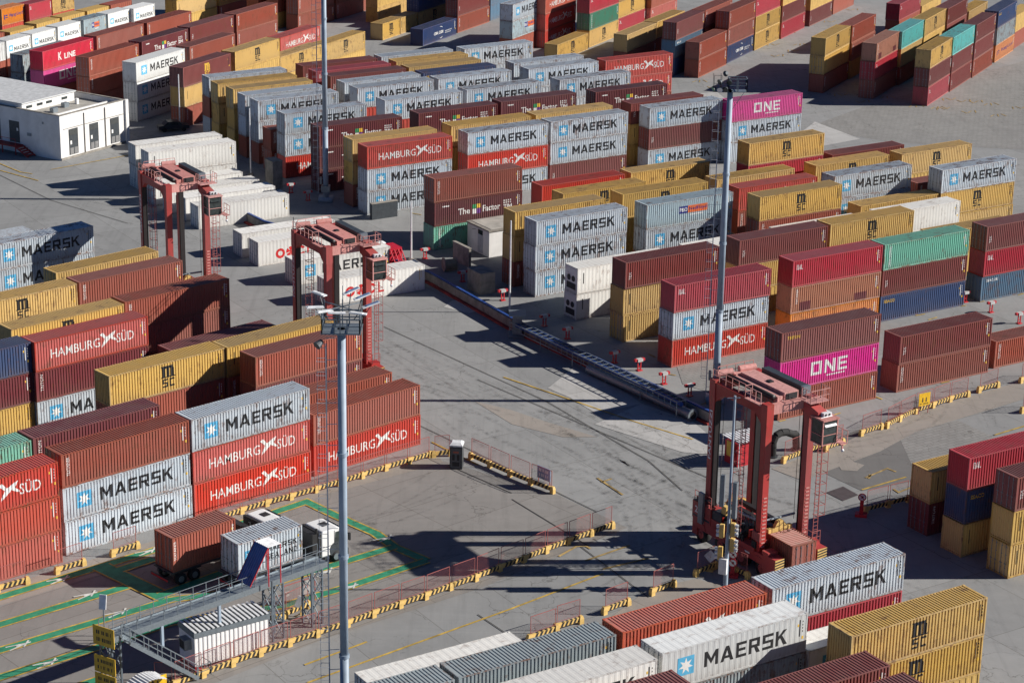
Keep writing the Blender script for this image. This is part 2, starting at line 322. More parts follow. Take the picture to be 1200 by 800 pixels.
# ---------------------------------------------------------------- lettering: drawn flat, cut at every rib and laid on the corrugation
GL = {
 'M': [[(0,0),(0,7),(1.5,7),(1.5,4.3),(1.5,0)], [(1.5,7),(3.6,3.3),(3.6,.9),(1.5,4.3)], [(3.6,3.3),(5.7,7),(5.7,4.3),(3.6,.9)], [(5.7,7),(7.2,7),(7.2,0),(5.7,0)]],
 'A': [[(0,0),(2.6,7),(3.4,7),(3.4,5.1),(1.55,0)], [(6.8,0),(4.2,7),(3.4,7),(3.4,5.1),(5.25,0)], [(2.06,1.4),(4.74,1.4),(4.3,2.6),(2.5,2.6)]],
 'E': [[(0,0),(0,7),(1.4,7),(1.4,0)], [(1.4,5.7),(1.4,7),(5.4,7),(5.4,5.7)], [(1.4,2.9),(1.4,4.2),(4.9,4.2),(4.9,2.9)], [(1.4,0),(1.4,1.3),(5.4,1.3),(5.4,0)]],
 'R': [[(0,0),(0,7),(1.4,7),(1.4,0)], [(1.4,5.7),(1.4,7),(5.8,7),(5.8,5.7)], [(4.4,4.0),(4.4,5.7),(5.8,5.7),(5.8,4.0)], [(1.4,2.7),(1.4,4.0),(5.8,4.0),(5.8,2.7)], [(2.8,2.7),(4.5,2.7),(6.1,0),(4.3,0)]],
 'S': [[(0,5.7),(0,7),(5.6,7),(5.6,5.7)], [(0,4.1),(0,5.7),(1.4,5.7),(1.4,4.1)], [(0,2.9),(0,4.1),(5.6,4.1),(5.6,2.9)], [(4.2,1.3),(4.2,2.9),(5.6,2.9),(5.6,1.3)], [(0,0),(0,1.3),(5.6,1.3),(5.6,0)]],
 'K': [[(0,0),(0,7),(1.4,7),(1.4,0)], [(1.4,2.6),(1.4,4.3),(4.2,7),(6.0,7)], [(2.35,3.5),(3.4,4.5),(6.3,0),(4.5,0)]],
 'O': [[(0,0),(0,7),(1.5,7),(1.5,0)], [(4.6,0),(4.6,7),(6.1,7),(6.1,0)], [(1.5,5.6),(1.5,7),(4.6,7),(4.6,5.6)], [(1.5,0),(1.5,1.4),(4.6,1.4),(4.6,0)]],
 'N': [[(0,0),(0,7),(1.5,7),(1.5,0)], [(1.5,7),(4.6,2.6),(4.6,0),(1.5,4.4)], [(4.6,0),(4.6,7),(6.1,7),(6.1,0)]],
 'C': [[(0,0),(0,7),(1.5,7),(1.5,0)], [(1.5,5.6),(1.5,7),(5.4,7),(5.4,5.6)], [(1.5,0),(1.5,1.4),(5.4,1.4),(5.4,0)]],
 'L': [[(0,0),(0,7),(1.4,7),(1.4,0)], [(1.4,0),(1.4,1.3),(5.0,1.3),(5.0,0)]], 'D': [[(0,0),(0,7),(1.4,7),(1.4,0)], [(1.4,5.7),(1.4,7),(4.4,7),(5.2,5.7)], [(1.4,0),(1.4,1.3),(5.2,1.3),(4.4,0)], [(4.4,1.3),(4.4,5.7),(5.8,5.2),(5.8,1.8)]],
}
GW = {'M': 7.2, 'A': 6.8, 'E': 5.4, 'R': 6.1, 'S': 5.6, 'K': 6.3, 'O': 6.1, 'N': 6.1, 'C': 5.4, 'L': 5.0, 'D': 5.8}
def block_text(txt, x, z, h, width=None, gap=1.1):
    tot = sum(GW[c] for c in txt) + gap * (len(txt) - 1); k = h / 7; kx = (width / tot) if width else k
    out = []; cx = x
    for c in txt:
        for p in GL[c]: out.append([(cx + u * kx, z + v * k) for u, v in p])
        cx += (GW[c] + gap) * kx
    return out
_font = {}
def font_polys(txt, x, z, h, width=None, bold=0.0, rot=0, spacing=1.0):
    key = (txt, bold, spacing)
    if key not in _font:
        cu = bpy.data.curves.new('t', 'FONT'); cu.body = txt; cu.size = 1; cu.offset = bold; cu.resolution_u = 2; cu.space_character = spacing
        o = bpy.data.objects.new('t', cu); COL.objects.link(o); dg = bpy.context.evaluated_depsgraph_get(); dg.update()
        me = o.evaluated_get(dg).to_mesh(); _font[key] = ([(v.co.x, v.co.y) for v in me.vertices], [tuple(p.vertices) for p in me.polygons])
        o.evaluated_get(dg).to_mesh_clear(); bpy.data.objects.remove(o); bpy.data.curves.remove(cu)
    vs, fs = _font[key]
    x0, x1 = min(v[0] for v in vs), max(v[0] for v in vs); y0, y1 = min(v[1] for v in vs), max(v[1] for v in vs)
    ky = h / max(1e-6, y1 - y0); kx = width / (x1 - x0) if width else ky
    T = [((v[0] - x0) * kx, (v[1] - y0) * ky) for v in vs]
    if rot: T = [(-b, a) for a, b in T] if rot > 0 else [(b, -a) for a, b in T]
    return [[(x + T[i][0], z + T[i][1]) for i in f] for f in fs]
def rect(x0, x1, z0, z1): return [(x0, z0), (x1, z0), (x1, z1), (x0, z1)]
def star(cx, cz, r, n=7):
    pts = [(cx + math.sin(math.pi * i / n) * (r if i % 2 == 0 else r * .45), cz + math.cos(math.pi * i / n) * (r if i % 2 == 0 else r * .45)) for i in range(2 * n)]
    return [[(cx, cz), pts[i], pts[(i + 1) % (2 * n)]] for i in range(2 * n)]
def onto_side(name, layers, kind, lift=.006):
    """layers: list of (polygons, lift steps, material). Returns one mesh following the side's ribs."""
    pts = PROF[kind]; bm = bmesh.new()
    for mi, (polys, step, m) in enumerate(layers):
        for p in polys:
            f = bm.faces.new([bm.verts.new((u, -step, v)) for u, v in p]); f.material_index = mi
    if not kind.startswith('reefer'):
        xs = [v.co.x for v in bm.verts]; lo, hi = min(xs), max(xs)
        for px, _ in pts:
            if lo < px < hi:
                bmesh.ops.bisect_plane(bm, geom=bm.verts[:] + bm.edges[:] + bm.faces[:], plane_co=(px, 0, 0), plane_no=(1, 0, 0))
        for v in bm.verts: v.co.y = wave_y(pts, v.co.x) - lift + v.co.y * .004
    else:
        for v in bm.verts: v.co.y = pts[0][1] - lift + v.co.y * .004
    bm.normal_update()
    for f in bm.faces:
        if f.normal.y > 0: f.normal_flip()
    me = bpy.data.meshes.new(name); bm.to_mesh(me); bm.free()
    for _, _, m in layers: me.materials.append(m)
    return me

def print_set(key, kind):
    """the lettering parts of one livery: list of (part name, mesh, [sub-parts])"""
    L = 6.06 if kind.endswith('20') else 12.19; x0 = -L / 2; f = L / 12.19; o = []
    X = lambda u: x0 + u * L
    def mk(n, *layers): return onto_side(n, layers, kind)
    # small print at the right-hand end: number, class plates, a yellow sticker
    def small(col, sticker=True):
        r = [rect(X(.945), X(.945) + .07, 1.25, 2.5)] + [rect(X(.965), X(.965) + .06, 1.55 + i * .24, 1.68 + i * .24) for i in range(4)]
        lay = [(r, 0, col)]
        if sticker: lay.append(([rect(X(.963), X(.963) + .16, 1.02, 1.25), rect(X(.93), X(.93) + .12, 2.0, 2.2)], 0, GOLD))
        return ('side_marking', mk('side_marking', *lay), [])
    if key in ('MK', 'MKR'):
        q = 1.35 if kind.endswith('40') else .95; sx = X(.105)
        o.append(('blue_square', mk('blue_square', ([rect(sx, sx + q, 1.52 - q / 2, 1.52 + q / 2)], 0, SKYB)), [('star_emblem', mk('star_emblem', (star(sx + q / 2, 1.52, q * .44), 1, WHITE)))]))
        o.append(('lettering', mk('lettering', (block_text('MAERSK', X(.285 if f == 1 else .31), 1.0, 1.12 if f == 1 else .62, L * (.575 if f == 1 else .60), 1.3), 0, BLACK)), []))
        o.append(small(BLACK))
    elif key == 'MKS':
        sx = X(.1); q = 1.0
        o.append(('blue_square', mk('blue_square', ([rect(sx, sx + q, 1.1, 2.1)], 0, SKYB)), [('star_emblem', mk('star_emblem', (star(sx + q / 2, 1.6, .42), 1, WHITE)))]))
        o.append(('lettering', mk('lettering', (block_text('MAERSK', X(.43), 1.5, .46, L * .49, 1.3) + block_text('SEALAND', X(.43), .82, .46, L * .49, 1.3), 0, BLACK)), [])); o.append(small(BLACK))
    elif key in ('HS', 'HSO'):
        z = 1.0; bx = X(.565); k = .215
        bird = [[(0,5.6),(1.6,6.2),(3.4,4.0),(2.6,3.2)], [(3.4,4.0),(4.3,4.4),(6.2,5.4),(8.2,6.0),(6.6,3.6),(5.2,3.0),(2.6,3.2)], [(2.6,3.2),(5.2,3.0),(4.4,2.2),(2.0,.4),(.6,-.6),(1.5,1.6)], [(5.2,3.0),(6.6,3.6),(8.6,1.9),(8.2,1.4),(6.4,2.2)]]
        o.append(('lettering', mk('lettering', (font_polys('HAMBURG', X(.135), z, .88, L * .43, .006), 0, WHITE), (font_polys('S\u00dcD', X(.715), z, 1.1, L * .155, .006), 0, WHITE)), []))
        o.append(('bird_emblem', mk('bird_emblem', ([[(bx + u * k, .95 + v * k) for u, v in p] for p in bird], 0, WHITE)), []))
        o.append(small(WHITE))
    elif key in ('MSC', 'MSCm'):
        c = BLACK if key == 'MSC' else GOLD; s = 1.0 if f == 1 else .95; cx = 0.0; z = .86
        m_ = [rect(cx - .62, cx - .30, z + .66, z + 1.42), rect(cx - .15, cx + .15, z + .66, z + 1.42), rect(cx + .30, cx + .62, z + .66, z + 1.42),
              rect(cx - .62, cx + .52, z + 1.42, z + 1.66), rect(cx - .74, cx - .62, z + 1.54, z + 1.66), rect(cx - .76, cx + .78, z + .56, z + .66)]
        o.append(('logo', mk('logo', (m_ + block_text('SC', cx - .6, z - .32, .78, 1.24, 1.8), 0, c)), [])); o.append(small(BLACK))
    elif key == 'ZIM':
        z = .98; dots = [rect(X(.785) + i * .3, X(.785) + i * .3 + .17, z + .62 + j * .27, z + .79 + j * .27) for j in range(2) for i in range(4)]
        zl = [rect(X(.43), X(.475), z + .55, z + 1.05)], [rect(X(.478), X(.52), z + .55, z + 1.05)], [rect(X(.43), X(.475), z - .1, z + .5)], [rect(X(.478), X(.52), z - .1, z + .5)]
        o.append(('lettering', mk('lettering', (font_polys('The', X(.265), z, .78, L * .135, .02), 0, WHITE), (font_polys('Factor', X(.545), z, .78, L * .2, .02), 0, WHITE), (dots + block_text('M', X(.835), z, .5, .55) + [rect(X(.785), X(.785) + .4, z + .38, z + .5), rect(X(.785), X(.785) + .4, z, z + .12), rect(X(.785) + .14, X(.785) + .28, z + .12, z + .38), rect(X(.823), X(.823) + .1, z, z + .5)], 0, WHITE)), []))
        o.append(('letter_emblem', mk('letter_emblem', (zl[0], 0, GRNL), (zl[1], 0, GOLD), (zl[2], 0, WHITE), (zl[3], 0, PURL)), [])); o.append(small(WHITE))
        o.append(('small_marking', mk('small_marking', ([rect(X(.09), X(.09) + .9, 2.2, 2.36)], 0, WHITE)), []))
    elif key == 'ONE':
        o.append(('lettering', mk('lettering', (block_text('ONE', X(.31), .95, 1.35, L * .37, 1.4), 0, WHITE), ([rect(X(.47) + i * .3, X(.47) + i * .3 + .22, .62, .78) for i in range(8)], 0, WHITE)), [])); o.append(small(WHITE))
    elif key in ('DAL', 'DALP'):
        o.append(('lettering', mk('lettering', (block_text('DAL', X(.045), 1.85, .55, L * .062, 1.2), 0, WHITE)), [])); o.append(small(WHITE))
    elif key == 'KL':
        o.append(('lettering', mk('lettering', (font_polys('K', X(.3), .95, 1.2, .85, .03), 0, WHITE), (font_polys('LINE', X(.42), .95, .85, L * .22, .03), 0, WHITE)), [])); o.append(small(WHITE))
    elif key == 'PO':
        z = 1.35
        o.append(('logo_patch', mk('logo_patch', ([rect(X(.37), X(.475), z - .1, z + .75)], 0, BLUL), ([rect(X(.475), X(.7), z - .1, z + .75)], 0, ORAL)), [('lettering', mk('lettering', (font_polys('P&O', X(.378), z + .08, .5, L * .09, .03), 1, WHITE), (font_polys('Nedlloyd', X(.485), z + .08, .5, L * .205, .01), 1, BLUL)))]))
        o.append(('small_marking', mk('small_marking', ([rect(X(.5), X(.65), z - .4, z - .28)], 0, WHITE)), [])); o.append(small(WHITE))
    elif key == 'CMA':
        arc = lambda s: [[(.2 + 1.0 * math.cos(a) * r + X(.5) , 1.35 + s * (.55 + .5 * math.sin(a) * r)) for a, r in ((.5, 1), (1.1, 1.02), (1.7, .98), (1.7, .8), (1.1, .8), (.5, .9))]]
        o.append(('lettering', mk('lettering', (font_polys('CMA CGM', X(.33), 1.1, .55, L * .27, .03), 0, WHITE), (font_polys('SHIPPING', X(.66), 1.2, .22, L * .2, .01), 0, WHITE), (font_polys('GROUP', X(.66), .9, .2, L * .17, .01), 0, WHITE)), []))
        o.append(('swoosh_emblem', mk('swoosh_emblem', (arc(1) + arc(-1), 0, WHITE)), [])); o.append(small(WHITE))
    elif key == 'OR':
        o.append(('lettering', mk('lettering', (font_polys('Hapag-Lloyd', X(.33), 1.1, .75, L * .58, .01), 0, BLUL), ([rect(X(.1), X(.1) + .25, 1.0, 1.8), rect(X(.16), X(.16) + .6, 1.2, 1.35), rect(X(.16), X(.16) + .6, 1.55, 1.75)], 0, BLUL)), [])); o.append(small(WHITE))
    elif key in ('GN', 'GNd'):
        o.append(('lettering', mk('lettering', (font_polys('CHINA SHIPPING', X(.085), .3, .34, 2.3, .01, rot=1), 0, WHITE)), [])); o.append(small(WHITE))
    elif key == 'NB':
        o.append(('lettering', mk('lettering', (font_polys('SEACO', X(.04), 2.05, .36, L * .125, .03), 0, GOLD)), [])); o.append(small(WHITE))
    elif key == 'BL':
        o.append(('lettering', mk('lettering', (font_polys('SEACUBE', X(.06), 2.2, .3, L * .14, .03), 0, WHITE)), [])); o.append(small(WHITE))
    elif key == 'CRt':
        o.append(('lettering', mk('lettering', (font_polys('TRITON', X(.06), 2.1, .34, L * .12, .02), 0, GOLD)), [])); o.append(small(WHITE))
    elif key == 'CAI':
        dk = MATS['paint_CRd']
        o.append(('lettering', mk('lettering', (font_polys('TEXTAINER', X(.075), .95, .3, 1.7, .01, rot=1), 0, WHITE)), []))
        o.append(('repaired_patch', mk('repaired_patch', ([rect(X(.1), X(.22), .2, 1.15), rect(X(.71), X(.85), .2, 1.0)], 0, dk)), [])); o.append(small(WHITE))
    elif key in ('CR', 'CRm', 'CRd', 'MAR'):
        o.append(('lettering', mk('lettering', (font_polys({'CR': 'TEXTAINER', 'CRm': 'TEX', 'CRd': 'TRITON', 'MAR': 'CAI'}[key], X(.062), .95, .28, {'MAR': .7, 'CRm': .8}.get(key, 1.6), .01, rot=1), 0, WHITE)), [])); o.append(small(WHITE))
    elif key == 'CRa':                                   # maroon box with white letters one above the other
        o.append(('lettering', mk('lettering', (font_polys('TAL', X(.05), 2.0, .4, .95, .03), 0, WHITE)), [])); o.append(small(WHITE))
    elif key == 'OOCL':
        k = X(.19); ring = lambda cx: [[(cx + .6 * math.cos(a), 1.2 + .6 * math.sin(a)), (cx + .6 * math.cos(b), 1.2 + .6 * math.sin(b)), (cx + .3 * math.cos(b), 1.2 + .3 * math.sin(b)), (cx + .3 * math.cos(a), 1.2 + .3 * math.sin(a))] for a, b in ((2 * math.pi * i / 12, 2 * math.pi * (i + 1) / 12) for i in range(12))]
        fl = [[(k + 1.85, 1.25)] + [(k + 1.85 + .62 * math.cos(a + d), 1.25 + .62 * math.sin(a + d)) for d in (-.5, 0, .5)] for a in (2 * math.pi * i / 5 + 1.57 for i in range(5))]
        o.append(('lettering', mk('lettering', (ring(k + .5) + fl + ring(k + 3.15)[1:11] + block_text('L', k + 3.95, .6, 1.2, .75), 0, REDL)), [])); o.append(small(GOLD, False))
    else:                                                # plain boxes keep only their small print
        o.append(('small_marking', mk('small_marking', ([rect(X(.06), X(.06) + .12, 1.1, 2.3)], 0, BLACK)), [])); o.append(small(BLACK if key in ('Y', 'RF', 'GR') else WHITE))
    return o
PRINTS = {}
def prints(key, kind):
    if (key, kind) not in PRINTS: PRINTS[key, kind] = print_set(key, kind)
    return PRINTS[key, kind]
def skin(o, *ms):
    for i, m in enumerate(ms): o.material_slots[i].link = 'OBJECT'; o.material_slots[i].material = m

def make_container(t, L, loc, rz, label, group, pr=None, doors=False, unit=False):
    reef = t in ('RF', 'MKR'); kind = ('reefer' if reef else 'dry') + ('20' if L < 7 else '40')
    name = 'refrigerated_container' if reef else 'shipping_container'
    P, Rf, F = MATS['paint_' + t], MATS['roof_' + t], MATS['frame_' + t]
    root = link(name, MESH[kind, 'frame'], loc=loc, rz=rz, label=label, category='container', group=group)
    skin(root, F, F)
    o = link('side_panel', MESH[kind, 'side'], root); skin(o, P)
    o = link('roof_panel', MESH[kind, 'roof'], root); skin(o, Rf)
    if unit:
        o = link('cooling_unit', MESH[kind, 'unit'], root); skin(o, P); g = link('fan_grille', MESH[kind, 'grille'], o); skin(g, BLK)
    elif doors:
        for s in (0, 1):
            o = link('door', MESH[kind, 'door%d' % s], root); skin(o, P); g = link('locking_bars', MESH[kind, 'bars%d' % s], o); skin(g, STEEL)
    else:
        o = link('end_wall', MESH[kind, 'end'], root); skin(o, P)
    for n, me, subs in prints(pr or t, kind):
        o = link(n, me, root)
        for sn, sm in subs: link(sn, sm, o)
    return root

YAW = {'m': R(32.5), 'l': 0.741865, 'f': 0.565404, 'u': 1.112645}
# block, length, along, across, boxes from the ground up (a trailing - goes into the joined rest)
STACKS = [
('m',12.19,126.91,152.17,'CR ONE CRt'),
('m',12.19,141.97,152.40,'CR CRm'),
('m',12.19,155.50,152.88,'CR'),
('m',12.19,169.96,170.09,'BL DAL CRm'),
('m',12.19,155.31,170.16,'NB CRm GN'),
('m',12.19,142.77,170.16,'OR CAI DAL'),
('m',12.19,127.01,169.31,'HS MK DAL'),
('m',12.19,127.24,178.29,'Y Y CRm'),
('m',12.19,127.16,186.77,'RF RF'),
('m',12.19,142.27,186.96,'RF- RF'),
('m',12.19,155.39,187.42,'RF- RF-'),
('m',12.19,170.63,187.67,'RF- RF'),
('m',12.19,142.63,178.96,'Y- Y CRm'),
('m',12.19,155.34,179.10,'Y- Y- MSC'),
('m',12.19,170.19,178.30,'Y- Y'),
('m',12.19,155.71,192.00,'Y- CR MSC'),
('m',12.19,170.56,191.53,'Y- Y'),
('m',12.19,169.46,195.24,'CR- MK MK'),
('m',12.19,182.98,191.23,'Y MSC MK'),
('m',12.19,183.82,196.29,'CR- CR'),
('m',12.19,192.16,208.53,'Y- MSC'),
('m',12.19,178.42,209.22,'Y- MSC'),
('m',12.19,183.86,212.55,'CR- CRm'),
('m',12.19,170.67,213.16,'Y- DAL MSC'),
('m',12.19,163.04,209.59,'Y- Y'),
('m',12.19,162.84,204.90,'CR HS'),
('m',12.19,142.20,195.45,'CR- MK PO'),
('m',12.19,142.48,200.63,'Y- Y- MSC'),
('m',12.19,127.60,200.16,'CR Y Y'),
('m',12.19,142.67,213.21,'Y- MSC'),
('m',12.19,142.50,217.47,'CR- HS'),
('m',12.19,155.65,217.55,'Y- MSC'),
('m',12.19,127.63,195.83,'MK MK MK'),
('m',12.19,127.69,234.39,'MK MK HS'),
('m',12.19,127.11,216.99,'GN ZIM CR'),
('m',12.19,142.44,234.80,'MK HS MK'),
('m',12.19,155.19,235.05,'CRm MK MK'),
('m',12.19,171.21,235.46,'MK CRm MK'),
('m',12.19,183.52,233.38,'MK MK ONE'),
('m',12.19,170.62,238.91,'Y- Y CRm'),
('m',12.19,170.33,247.08,'CR- CR- ZIM'),
('m',12.19,155.57,239.25,'Y- Y- Y'),
('m',12.19,142.55,239.15,'Y- Y- Y'),
('m',12.19,127.85,238.54,'CR Y Y'),
('m',12.19,127.46,246.73,'ZIM ZIM ZIM'),
('m',12.19,142.44,247.34,'CR- CR- ZIM'),
('m',12.19,155.72,248.12,'CR- CR- ZIM'),
('m',12.19,126.89,255.38,'HS MK MK'),
('m',12.19,126.67,259.17,'CR CR'),
('m',12.19,127.13,263.88,'CR MK MK'),
('m',12.19,127.14,267.75,'CR MK MK'),
('m',12.19,127.44,272.06,'Y- Y Y'),
('m',12.19,127.02,276.12,'Y- Y Y'),
('m',12.19,127.64,280.44,'MK- CR- MK'),
('m',12.19,142.81,281.32,'CR- CR- CRm'),
('m',12.19,142.71,277.07,'CR- CR- DAL'),
('m',12.19,143.02,273.18,'CR- CR- CRm'),
('m',12.19,142.78,268.65,'CR- MK- MK'),
('m',12.19,142.69,264.59,'CR- HS- MK'),
('m',12.19,142.27,256.22,'CR- HS- MK'),
('m',12.19,155.64,264.84,'CR- MK- MK'),
('m',12.19,155.42,256.60,'CR- MK- MK'),
('m',12.19,170.36,256.01,'CR- MK- MK'),
('m',12.19,170.55,264.41,'CR- MK- MK'),
('m',12.19,170.73,268.77,'CR- MK- MK'),
('m',12.19,183.72,264.06,'CR- HS HS'),
('m',12.19,155.78,269.12,'CR- CR- NB'),
('m',12.19,155.84,273.44,'Y- Y- Y'),
('m',12.19,156.22,277.79,'Y- Y- Y'),
('m',12.19,155.98,281.75,'CR- MK- MK'),
('m',12.19,169.81,281.16,'CR- MK- MK'),
('l',12.19,83.99,144.28,'MK MK CR'),
('l',12.19,96.35,144.16,'HS HS MK'),
('l',12.19,109.32,144.78,'HS CR'),
('l',12.19,70.92,143.30,'HSp HSp HS'),
('l',12.19,71.73,148.69,'CR- CR- GN'),
('l',12.19,84.16,148.87,'CR- CR- CRd'),
('l',12.19,96.92,157.60,'CR- CR MSC'),
('l',12.19,109.23,157.33,'CR- CR Y'),
('l',12.19,109.58,153.59,'CR- CRm CR'),
('l',12.19,96.60,169.62,'MK CRd HS'),
('l',12.19,84.29,170.03,'Y CRd NB'),
('l',12.19,109.54,174.63,'CR- CR CR'),
('l',12.19,96.96,174.24,'Y- Y- MSC'),
('l',12.19,96.98,182.73,'Y- Y- MSC'),
('l',12.19,109.43,182.75,'CR- CR- CR'),
('l',12.19,109.40,187.04,'Y- Y- Y'),
('l',12.19,109.35,199.48,'MK- MK MK'),
('l',12.19,108.54,210.82,'MK- MK-'),
('l',12.19,109.57,149.08,'CR- CR'),
('l',12.19,109.51,166.75,'CR- CRd'),
('f',12.19,90.78,100.30,'Y- MSC MSC'),
('f',12.19,90.79,108.70,'CR- DAL MK'),
('f',12.19,77.93,108.47,'CR- CR- HSO'),
('f',12.19,65.29,108.45,'CR- CR- GR'),
('f',12.19,52.77,108.38,'CR- CR- GR'),
('f',12.19,62.55,115.04,'RF- RF'),
('f',12.19,65.54,104.13,'RF- RF- RF'),
('f',12.19,78.44,104.59,'GR- GR MKR'),
('f',12.19,78.12,95.85,'CR- CR- CRm'),
('f',12.19,65.47,100.16,'CR- CR- CRm'),
('f',12.19,78.27,92.29,'CR- CR- CRm'),
('f',12.19,120.01,120.21,'Y NB DAL'),
('f',12.19,120.47,124.77,'CRd Y'),
('f',12.19,120.41,115.21,'Y Y CRm'),
('m',12.19,107.68,259.61,'RF RF'),
('m',12.19,107.68,255.53,'RF RF'),
('m',12.19,106.38,250.95,'RF'),
('m',12.19,106.62,246.65,'RF'),
('m',12.19,106.90,242.73,'RF'),
('m',12.19,106.69,238.46,'RF'),
('m',12.19,106.12,225.24,'RF'),
('m',12.19,106.18,221.07,'RF'),
('m',12.19,106.47,212.43,'RF'),
('m',12.19,106.30,204.23,'RF'),
('u',12.19,257.07,204.40,'CR ONE KL'),
('u',12.19,264.89,214.38,'GR GR'),
('u',12.19,257.16,196.09,'CR CR CR'),
('u',12.19,257.65,188.14,'MKR MKR MKR'),
('u',12.19,271.24,188.14,'CR- CR- CR'),
('u',12.19,258.28,180.33,'CR Y MSCm'),
('u',12.19,271.54,180.25,'Y- Y- MSC'),
('u',12.19,296.44,188.20,'Y- HS'),
('u',12.19,283.85,180.16,'Y- MSC'),
('u',12.19,296.31,179.61,'Y- MSC'),
('u',12.19,296.91,196.67,'CR- CR CR'),
('u',12.19,283.90,196.74,'CR- CR- CRm'),
('u',12.19,270.74,196.42,'CR- CR- ZIM'),
('u',12.19,283.45,204.54,'CR- CR- CR'),
('u',12.19,270.73,204.73,'CR- CR- CR'),
('u',12.19,327.95,179.62,'CMA'),
('u',12.19,341.42,180.04,'CR MAR DAL-'),
('u',12.19,354.73,180.38,'BL- BL- NB-'),
('u',12.19,328.04,162.63,'CR- PO MK'),
('u',12.19,337.04,160.95,'HS HS HSO'),
('u',12.19,341.54,154.74,'MSC GNd DAL'),
('u',12.19,327.87,154.26,'MSC'),
('u',12.19,354.40,155.03,'DAL MSC'),
('u',12.19,366.71,154.04,'DALP CR-'),
('u',12.19,327.95,141.76,'CR Y'),
('u',12.19,340.97,142.05,'CR- Y'),
('u',12.19,327.64,133.19,'NB- BL CRm'),
('u',12.19,328.13,129.22,'CR CR'),
('u',12.19,340.17,133.12,'CR- CR- CR'),
('u',12.19,341.35,129.42,'CMA CR CR'),
('u',12.19,353.81,129.32,'MSC MSC DAL'),
('u',12.19,366.12,128.95,'DAL CRm Y-'),
('u',12.19,379.87,128.56,'CRm MSC-'),
('u',12.19,393.60,128.77,'CR- CR- CR-'),
('u',12.19,327.73,108.06,'CR Y MSC'),
('u',12.19,340.04,107.76,'Y- CR CR'),
('u',12.19,327.65,99.86,'CR DAL CAI'),
('u',12.19,339.43,99.40,'CR Y TQ'),
('u',12.19,351.15,99.14,'Y- Y- MSC'),
('u',12.19,363.46,98.83,'CR- CRm- CRm'),
('u',12.19,327.14,91.12,'DAL CRm MSC'),
('u',12.19,339.02,90.89,'CRm CRm TQ'),
('u',12.19,351.33,90.67,'CR CRm CRm'),
('u',12.19,365.35,90.72,'OR GR NB'),
('u',12.19,378.84,91.00,'CR- Y-'),
('u',12.19,363.23,107.03,'CR- CR- DAL'),
('u',12.19,379.23,107.86,'Y- Y-'),
('u',12.19,378.55,99.19,'Y- Y'),
('u',6.06,265.67,223.25,'CR- MKR-'),
('u',6.06,272.37,223.49,'CR- MKR'),
('u',6.06,278.81,223.52,'CR- MKR'),
('u',6.06,285.67,223.77,'CR- MKR'),
('u',6.06,292.57,223.72,'CR- PO'),
('u',6.06,299.10,223.73,'CR- MKR'),
('u',6.06,305.28,222.98,'CR- MKR'),
('u',6.06,278.14,227.34,'Y- Y-'),
('u',6.06,285.86,228.13,'Y- Y-'),
('u',6.06,292.70,228.21,'Y- Y-'),
('u',6.06,299.29,228.06,'Y- Y-'),
('u',6.06,293.36,241.36,'HS- OR'),
('u',6.06,299.54,240.43,'HS- DAL'),
('u',6.06,306.77,241.16,'HS- MSC'),
('u',12.19,341.90,196.50,'Y MSC- CR-'),
('u',6.06,328.80,188.00,'MSC'),
('u',6.06,335.20,188.00,'Y'),
('u',12.19,341.60,188.00,'MSC NB'),
('f',12.19,90.80,104.50,'GR- RF'),
('u',12.19,328.20,204.60,'CR CR CR-'),
('u',12.19,328.20,212.80,'CR- CR- CR-'),
('u',12.19,328.20,208.70,'Y- CR- CR-'),
('u',12.19,315.20,221.00,'Y- Y MSC-'),
('u',12.19,328.20,221.00,'CR Y- MSC-'),
('u',12.19,341.20,204.60,'CR CR- CR-'),
('u',6.06,305.90,228.10,'Y- CR-'),
('u',6.06,271.60,228.10,'Y- CR-')]

ORD = ['first', 'second', 'third', 'fourth', 'fifth', 'sixth', 'seventh', 'eighth', 'ninth', 'tenth', 'eleventh', 'twelfth']
def ordinal(i): return ORD[i] if i < 12 else ('%dth' % (i + 1) if (i + 1) % 10 not in (1, 2, 3) or 10 < i + 1 < 14 else '%d%s' % (i + 1, {1: 'st', 2: 'nd', 3: 'rd'}[(i + 1) % 10]))
WORDS = {'MK': 'pale grey star', 'MKR': 'off-white star', 'HS': 'bright red bird-emblem', 'HSO': 'orange-red bird-emblem', 'MSC': 'yellow logo', 'ZIM': 'dark maroon slogan', 'DAL': 'crimson', 'RF': 'white refrigerated'}
def view_x(x, y, z):
    d = Vector((x, y, z - CAM_H)); return d.dot(rt) / d.dot(fwd)
def region(b, a, s):
    if b == 'l': return 'left foreground block'
    if b == 'f': return 'bottom foreground rows'
    if b == 'r': return 'right edge stacks'
    if b == 'u': return 'far left block' if a < 322 and s > 175 else ('far right block' if s < 118 else 'far centre block')
    if a < 110: return 'left white rows'
    if a > 115 and s < 160: return 'row behind the right crane'
    if s < 193: return 'centre right rows'
    return 'middle block'
jobs, rest = [], MB(); rest_mats = []; rest_idx = {}
